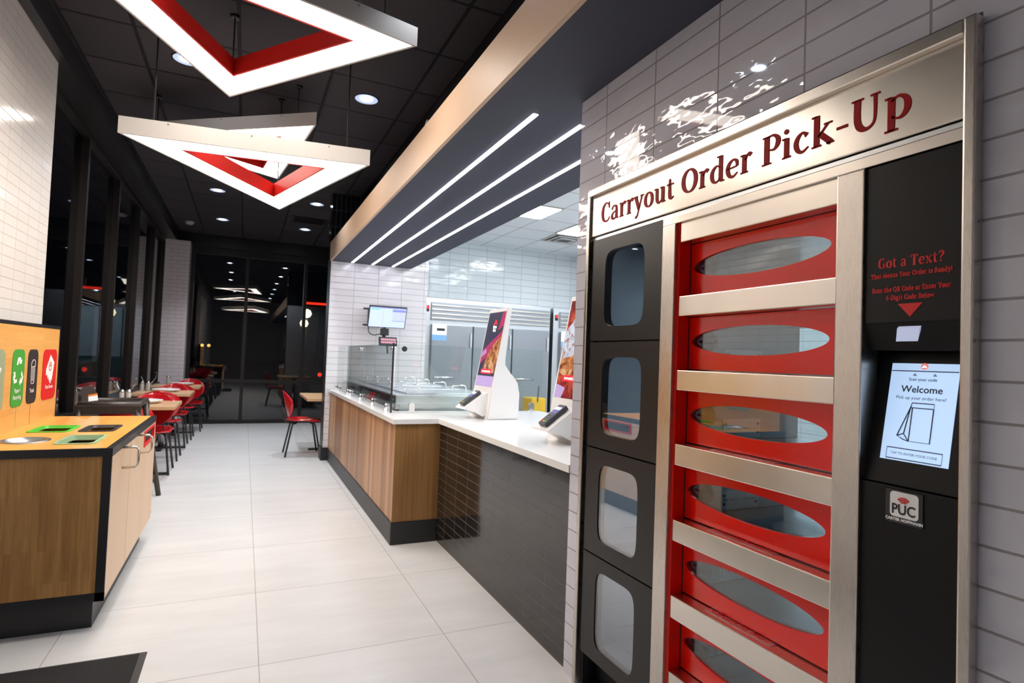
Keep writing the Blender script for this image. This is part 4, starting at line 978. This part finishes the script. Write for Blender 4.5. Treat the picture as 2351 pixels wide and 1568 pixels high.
# ------------------------------------------------------------------ triangular pendants
def inset(P, d):
    out = []
    n = len(P); cx = sum(p[0] for p in P) / n; cy = sum(p[1] for p in P) / n
    ls = []
    for i in range(n):
        a, b = V(P[i]), V(P[(i + 1) % n]); t = (b - a).normalized(); nn = V((-t.y, t.x))
        if nn.dot(V((cx, cy)) - a) < 0: nn = -nn
        ls.append((a + nn * d, t))
    for i in range(n):
        (p, t), (q, s) = ls[i - 1], ls[i]
        cr = t.x * s.y - t.y * s.x; k = ((q - p).x * s.y - (q - p).y * s.x) / cr
        out.append(tuple(p + t * k))
    return out
def pendant(label, P, z, w=.185, hgt=.098):
    c = (sum(p[0] for p in P) / 3, sum(p[1] for p in P) / 3)
    t = thing('triangle_pendant', label, 'pendant light', (c[0], c[1], z), 'triangular pendant lights')
    P1 = inset(P, .014); P2 = inset(P, w); P3 = inset(P, w - .012)
    def walls(mb, A, B, z0, z1):
        n = 3; a0 = [mb.bm.verts.new((*p, z0)) for p in A]; a1 = [mb.bm.verts.new((*p, z1)) for p in A]; b0 = [mb.bm.verts.new((*p, z0)) for p in B]; b1 = [mb.bm.verts.new((*p, z1)) for p in B]
        for i in range(n):
            j = (i + 1) % n
            for q in ((a0[i], a0[j], a1[j], a1[i]), (b0[j], b0[i], b1[i], b1[j]), (a1[i], a1[j], b1[j], b1[i]), (a0[j], a0[i], b0[i], b0[j])): mb.bm.faces.new(q)
    m = MB(); walls(m, P, P1, z, z + hgt); walls(m, P1, P3, z + hgt - .012, z + hgt); m.build('housing', 'pendant_white', t)
    m = MB(); walls(m, P1, P3, z + .003, z + .03); m.build('diffuser', 'pendant_glow', t)
    m = MB(); walls(m, P3, P2, z, z + hgt); m.build('inner_lining', 'red_inner', t)
    Q = inset(P, w * .5)
    ctr = V(c)
    for q in Q:
        m = MB().tube([(*q, z + hgt), (*q, 3.39)], .0045, 8); r = m.build('suspension_rod', 'black_paint', t)
        m = MB().lathe((*q, 3.372), [(.024, 0), (.026, .018)], 16); m.build('canopy', 'black_paint', r)
    for i in range(3):
        a, b = V(P[i]), V(P[(i + 1) % 3])
        for k in (.18, .5, .82):
            p = a.lerp(b, k); d = (b - a).normalized(); nn = V((d.y, -d.x)); nn = nn if nn.dot(p - ctr) > 0 else -nn
            m = MB(); m.lathe(None, [(.005, -.002), (.004, .003)], 8, Fr((p.x, p.y, z + hgt - .014), (d.x, d.y, 0), (0, 0, 1)) if V((d.x, d.y, 0)).cross(V((0, 0, 1))).dot(V((nn.x, nn.y, 0))) > 0 else Fr((p.x, p.y, z + hgt - .014), (-d.x, -d.y, 0), (0, 0, 1)))
            m.build('screw', 'grey_plastic', t)
pendant('largest lit triangle pendant, cut by the top of the picture, dark red inside', [(.734, 2.89), (-.162, 4.06), (-.99, 2.498)], 2.95)
pendant('lowest lit triangle pendant in full view, bright red lining inside', [(-.703, 3.847), (.66, 3.66), (.213, 5.226)], 2.54)
pendant('lit triangle pendant partly hidden behind the lowest pendant', [(.404, 4.483), (.223, 6.10), (-.898, 5.463)], 3.04)

# ------------------------------------------------------------------ downlights, strips, troffers, vent, detector
def downlight():
    d = thing('downlight', 'x', 'downlight', (0, 0, 0), 'round recessed downlights')
    m = MB().lathe((0, 0, 0), [(.088, .0), (.098, -.004), (.098, .0), (.088, .0)], 28, cap=False); m.build('trim_ring', 'black_paint', d)
    m = MB().lathe((0, 0, 0), [(.0885, -.0035), (.070, -.001), (.060, -.0005), (.0005, -.0005)], 28, cap=False); m.build('reflector', 'reflector', d)
    m = MB().lathe((0, 0, 0), [(.0005, -.0012), (.046, -.0012), (.048, -.0022), (.0005, -.0022)], 28, cap=False); m.build('lens', 'downlight_glow', d)
    return d
emis('reflector', (.45, .55, .75), .45)
d0 = downlight()
DL = [(.79, 4.65, 'round recessed downlight above the lettered wall, right of the lowest pendant'), (-.466, 4.65, 'round downlight peeking out beside the largest pendant'),
      (-.41, 8.31, 'left downlight of the nearer pair beyond the pendants'), (.81, 8.31, 'right downlight of the nearer pair beyond the pendants'),
      (-.41, 10.14, 'left downlight of the pair nearest the back window'), (.82, 10.14, 'right downlight of the pair nearest the back window')]
for i, (x, y, lb) in enumerate(DL):
    o = d0 if i == 0 else dup(d0, (x, y, 3.39), lb); o.location = (x, y, 3.39); o['label'] = lb
for x, sd_ in ((-.41, 'left'), (.81, 'right')): dup(d0, (x, 6.48, 3.39), sd_ + ' round downlight hidden behind the lowest pendant')
for y in (2.82, .99, -.84):  # unseen downlights added for their light, continuing the ceiling spacing
    for x in (-.41, .81): dup(d0, (x, y, 3.39), 'added unseen round downlight in the ceiling over the entrance, out of the picture')
for x, lb in ((1.20, 'thin lit strip nearest the canopy edge'), (1.456, 'thin lit strip in the middle of the three under the canopy'), (1.72, 'thin lit strip nearest the kitchen under the canopy')):
    s = thing('light_strip', lb, 'strip light', (x, 5, 2.52), 'three long lit strips under the dark canopy')
    m = MB().box(x - .013, x + .013, 2.42, 7.54, 2.5155, 2.519); m.build('diffuser', 'led_glow', s)
    m = MB().box(x - .02, x + .02, 2.41, 7.55, 2.519, 2.522); m.build('channel', 'soffit_paint', s)
def troffer(label, x0, x1, y0, y1):
    s = thing('ceiling_panel_light', label, 'ceiling light', ((x0 + x1) / 2, (y0 + y1) / 2, 3.2), 'bright square panels in the kitchen ceiling')
    m = MB().box(x0 + .02, x1 - .02, y0 + .02, y1 - .02, 3.188, 3.196); m.build('diffuser', 'troffer_glow', s)
    m = MB(); m.holed(Fr(((x0 + x1) / 2, (y0 + y1) / 2, 3.2), (1, 0, 0), (0, 1, 0)), (-(x1 - x0) / 2, (x1 - x0) / 2, -(y1 - y0) / 2, (y1 - y0) / 2), superell(0, 0, (x1 - x0) / 2 - .02, (y1 - y0) / 2 - .02, 40, 48), -.014, 0); m.build('frame', 'pendant_white', s)
troffer('bright square ceiling panel nearest the canopy in the kitchen', 2.81, 3.42, 6.03, 6.64)
troffer('bright square kitchen ceiling panel cut by the tiled wall', 3.96, 4.57, 6.62, 7.23)
for x, y in ((2.81, 4.2), (2.81, 2.4), (2.81, .6), (4.0, 4.8), (4.0, 3.), (4.0, 1.2)):  # unseen panels added to light the kitchen side behind the lockers
    troffer('added unseen square kitchen ceiling panel, out of the picture behind the tiled wall', x, x + .61, y, y + .61)
vt = thing('air_vent', 'white square louvred air vent in the kitchen ceiling', 'air vent', (4.3, 7.5, 3.2))
m = MB()
for k, s in enumerate((.27, .20, .13)):
    m.holed(Fr((4.28, 7.52, 3.2), (1, 0, 0), (0, 1, 0)), (-s, s, -s, s), superell(0, 0, s - .03, s - .03, 40, 48), -.012 - .012 * k, -.004 - .012 * k)
m.build('louvre', 'pendant_white', vt)
m = MB().box(4.03, 4.53, 7.27, 7.77, 3.194, 3.199); m.build('duct_opening', 'grey_plastic', vt)
vt = thing('air_vent', 'dark louvred air vent in the black ceiling near the right wall', 'air vent', (.81, 9.40, 3.39))
m = MB().box(.56, 1.06, 9.2, 9.6, 3.380, 3.39); m.build('frame', 'black_paint', vt)
m = MB()
for k in range(5): m.box(.60, 1.02, 9.24 + k * .07, 9.26 + k * .07, 3.372, 3.381)
m.build('louvre', 'dark_bronze', vt)
sd = thing('smoke_detector', 'white round smoke detector on the black ceiling by the window', 'smoke detector', (-.90, 10.62, 3.39))
m = MB().lathe((-.90, 10.62, 3.335), [(.03, 0), (.05, .012), (.065, .035), (.068, .055)], 20); m.build('housing', 'pendant_white', sd)
m = MB().lathe((-.90, 10.62, 3.330), [(.014, 0), (.016, .006)], 12); m.build('sensor', 'grey_plastic', sd)

# ------------------------------------------------------------------ outside in the dark
def lamp(label, x, y, z, mt, r=.16, cat='street lamp', nm='street_lamp', group=None):
    s = thing(nm, label, cat, (x, y, -.13), group)
    m = MB().tube([(x, y, -.13), (x, y, z - r)], [.06, .05], 10); m.build('pole', 'black_paint', s)
    m = MB().lathe((x, y, z), [(.01, -r), (r * .7, -r * .7), (r, 0), (r * .7, r * .7), (.01, r)], 18); m.build('globe', mt, s)
lamp('upper yellow globe lamp outside the back window', 2.712, 30, 3.25, 'street_glow', .22)
lamp('lower yellow globe lamp outside the back window', 2.56, 29.6, 2.74, 'street_glow', .2)
lamp('small red lamp outside by the counter wall edge', 3.44, 30, .26, 'tail_glow', .1)
s = thing('neon_sign', 'thin red lit sign bar far outside the back window', 'sign', (3.2, 31, -.13))
m = MB().box(2.75, 4.4, 31, 31.1, 3.80, 3.90); m.build('lit_bar', 'tail_glow', s)
m = MB().box(2.7, 4.5, 31.1, 31.2, 3.6, 4.2).box(3.3, 3.42, 31.1, 31.2, -.13, 3.6); m.build('sign_board', 'black_paint', s)
for x, z in ((-1.77, 1.49), (-1.5, 1.49)):
    lamp('small amber lamp outside beyond the white pillar' if x < -1.6 else 'second small amber lamp outside, right of the other', x, 30, z, 'amber_glow', .07, 'lamp', 'garden_lamp')

ob = thing('outbuilding', 'pale low building with dark teal base, dimly lit outside the left window', 'building', (-5.2, 31, -.13))
m = MB().box(-6.4, -3.9, 30, 32, .85, 3.0); m.build('wall', 'pale_render', ob)
m = MB().box(-6.4, -3.9, 29.98, 32, -.13, .85); m.build('base_wall', 'teal_wall', ob)
m = MB().box(-6.5, -3.8, 29.9, 32.1, 3.0, 3.12); m.build('roof', 'dark_bronze', ob)
m = MB().box(-5.75, -5.7, 29.96, 30, .85, 3.0).box(-4.9, -4.85, 29.96, 30, .85, 3.0); m.build('downpipe', 'teal_wall', ob)
l = bpy.data.lights.new('outbuilding_fill', 'POINT'); l.energy = 260; l.color = (.8, .93, 1.); l.shadow_soft_size = .01  # added point source with no fixture, lights the outbuilding wall
o = bpy.data.objects.new('outbuilding_fill', l); COL.objects.link(o); o.location = (-5.2, 26.5, 3.4)
# ------------------------------------------------------------------ light, world, camera
w = bpy.data.worlds.new('night'); sc.world = w; w.use_nodes = True
w.node_tree.nodes['Background'].inputs[0].default_value = (.002, .0022, .003, 1); w.node_tree.nodes['Background'].inputs[1].default_value = 1.
def area(name, loc, sx, sy, power, col, rot=(0, 0, 0)):
    l = bpy.data.lights.new(name, 'AREA'); l.shape = 'RECTANGLE'; l.size = sx; l.size_y = sy; l.energy = power; l.color = col
    o = bpy.data.objects.new(name, l); COL.objects.link(o); o.location = loc; o.rotation_euler = rot
    return o
BE = [30, 30, 80, 80, 90, 90] + [16] * 6 + [70, 70]
for i, (x, y) in enumerate([(a, b) for a, b, _ in DL] + [(x, y) for y in (2.82, .99, -.84) for x in (-.41, .81)] + [(-.41, 6.48), (.81, 6.48)]):
    l = bpy.data.lights.new('downlight_beam', 'SPOT'); l.energy = BE[i]; l.color = (.88, .93, 1.); l.spot_size = math.radians(105); l.spot_blend = .8; l.shadow_soft_size = .06
    o = bpy.data.objects.new('downlight_beam', l); COL.objects.link(o); o.location = (x, y, 3.375)
cam = bpy.data.cameras.new('camera'); co = bpy.data.objects.new('camera', cam); COL.objects.link(co); sc.camera = co
f_px = 1324.16; cam.sensor_fit = 'HORIZONTAL'; cam.sensor_width = 36.; cam.lens = f_px * 36 / 2351; cam.clip_start = .02; cam.clip_end = 300
yaw, pit, rol = .433448751, .0318499659, .037615018
fw = V((math.sin(yaw) * math.cos(pit), math.cos(yaw) * math.cos(pit), math.sin(pit))); rt = V((math.cos(yaw), -math.sin(yaw), 0)); up = rt.cross(fw)
r2 = rt * math.cos(rol) + up * math.sin(rol); u2 = up * math.cos(rol) - rt * math.sin(rol)
M = Matrix(((r2.x, u2.x, -fw.x, 0), (r2.y, u2.y, -fw.y, 0), (r2.z, u2.z, -fw.z, 1.35), (0, 0, 0, 1))); co.matrix_world = M
cam.dof.use_dof = True; cam.dof.focus_distance = 1.9; cam.dof.aperture_fstop = 5.6
sc.view_settings.view_transform = 'Standard'; sc.view_settings.look = 'None'; sc.view_settings.gamma = 1.; sc.view_settings.use_curve_mapping = False
sc.view_settings.exposure = 0.78
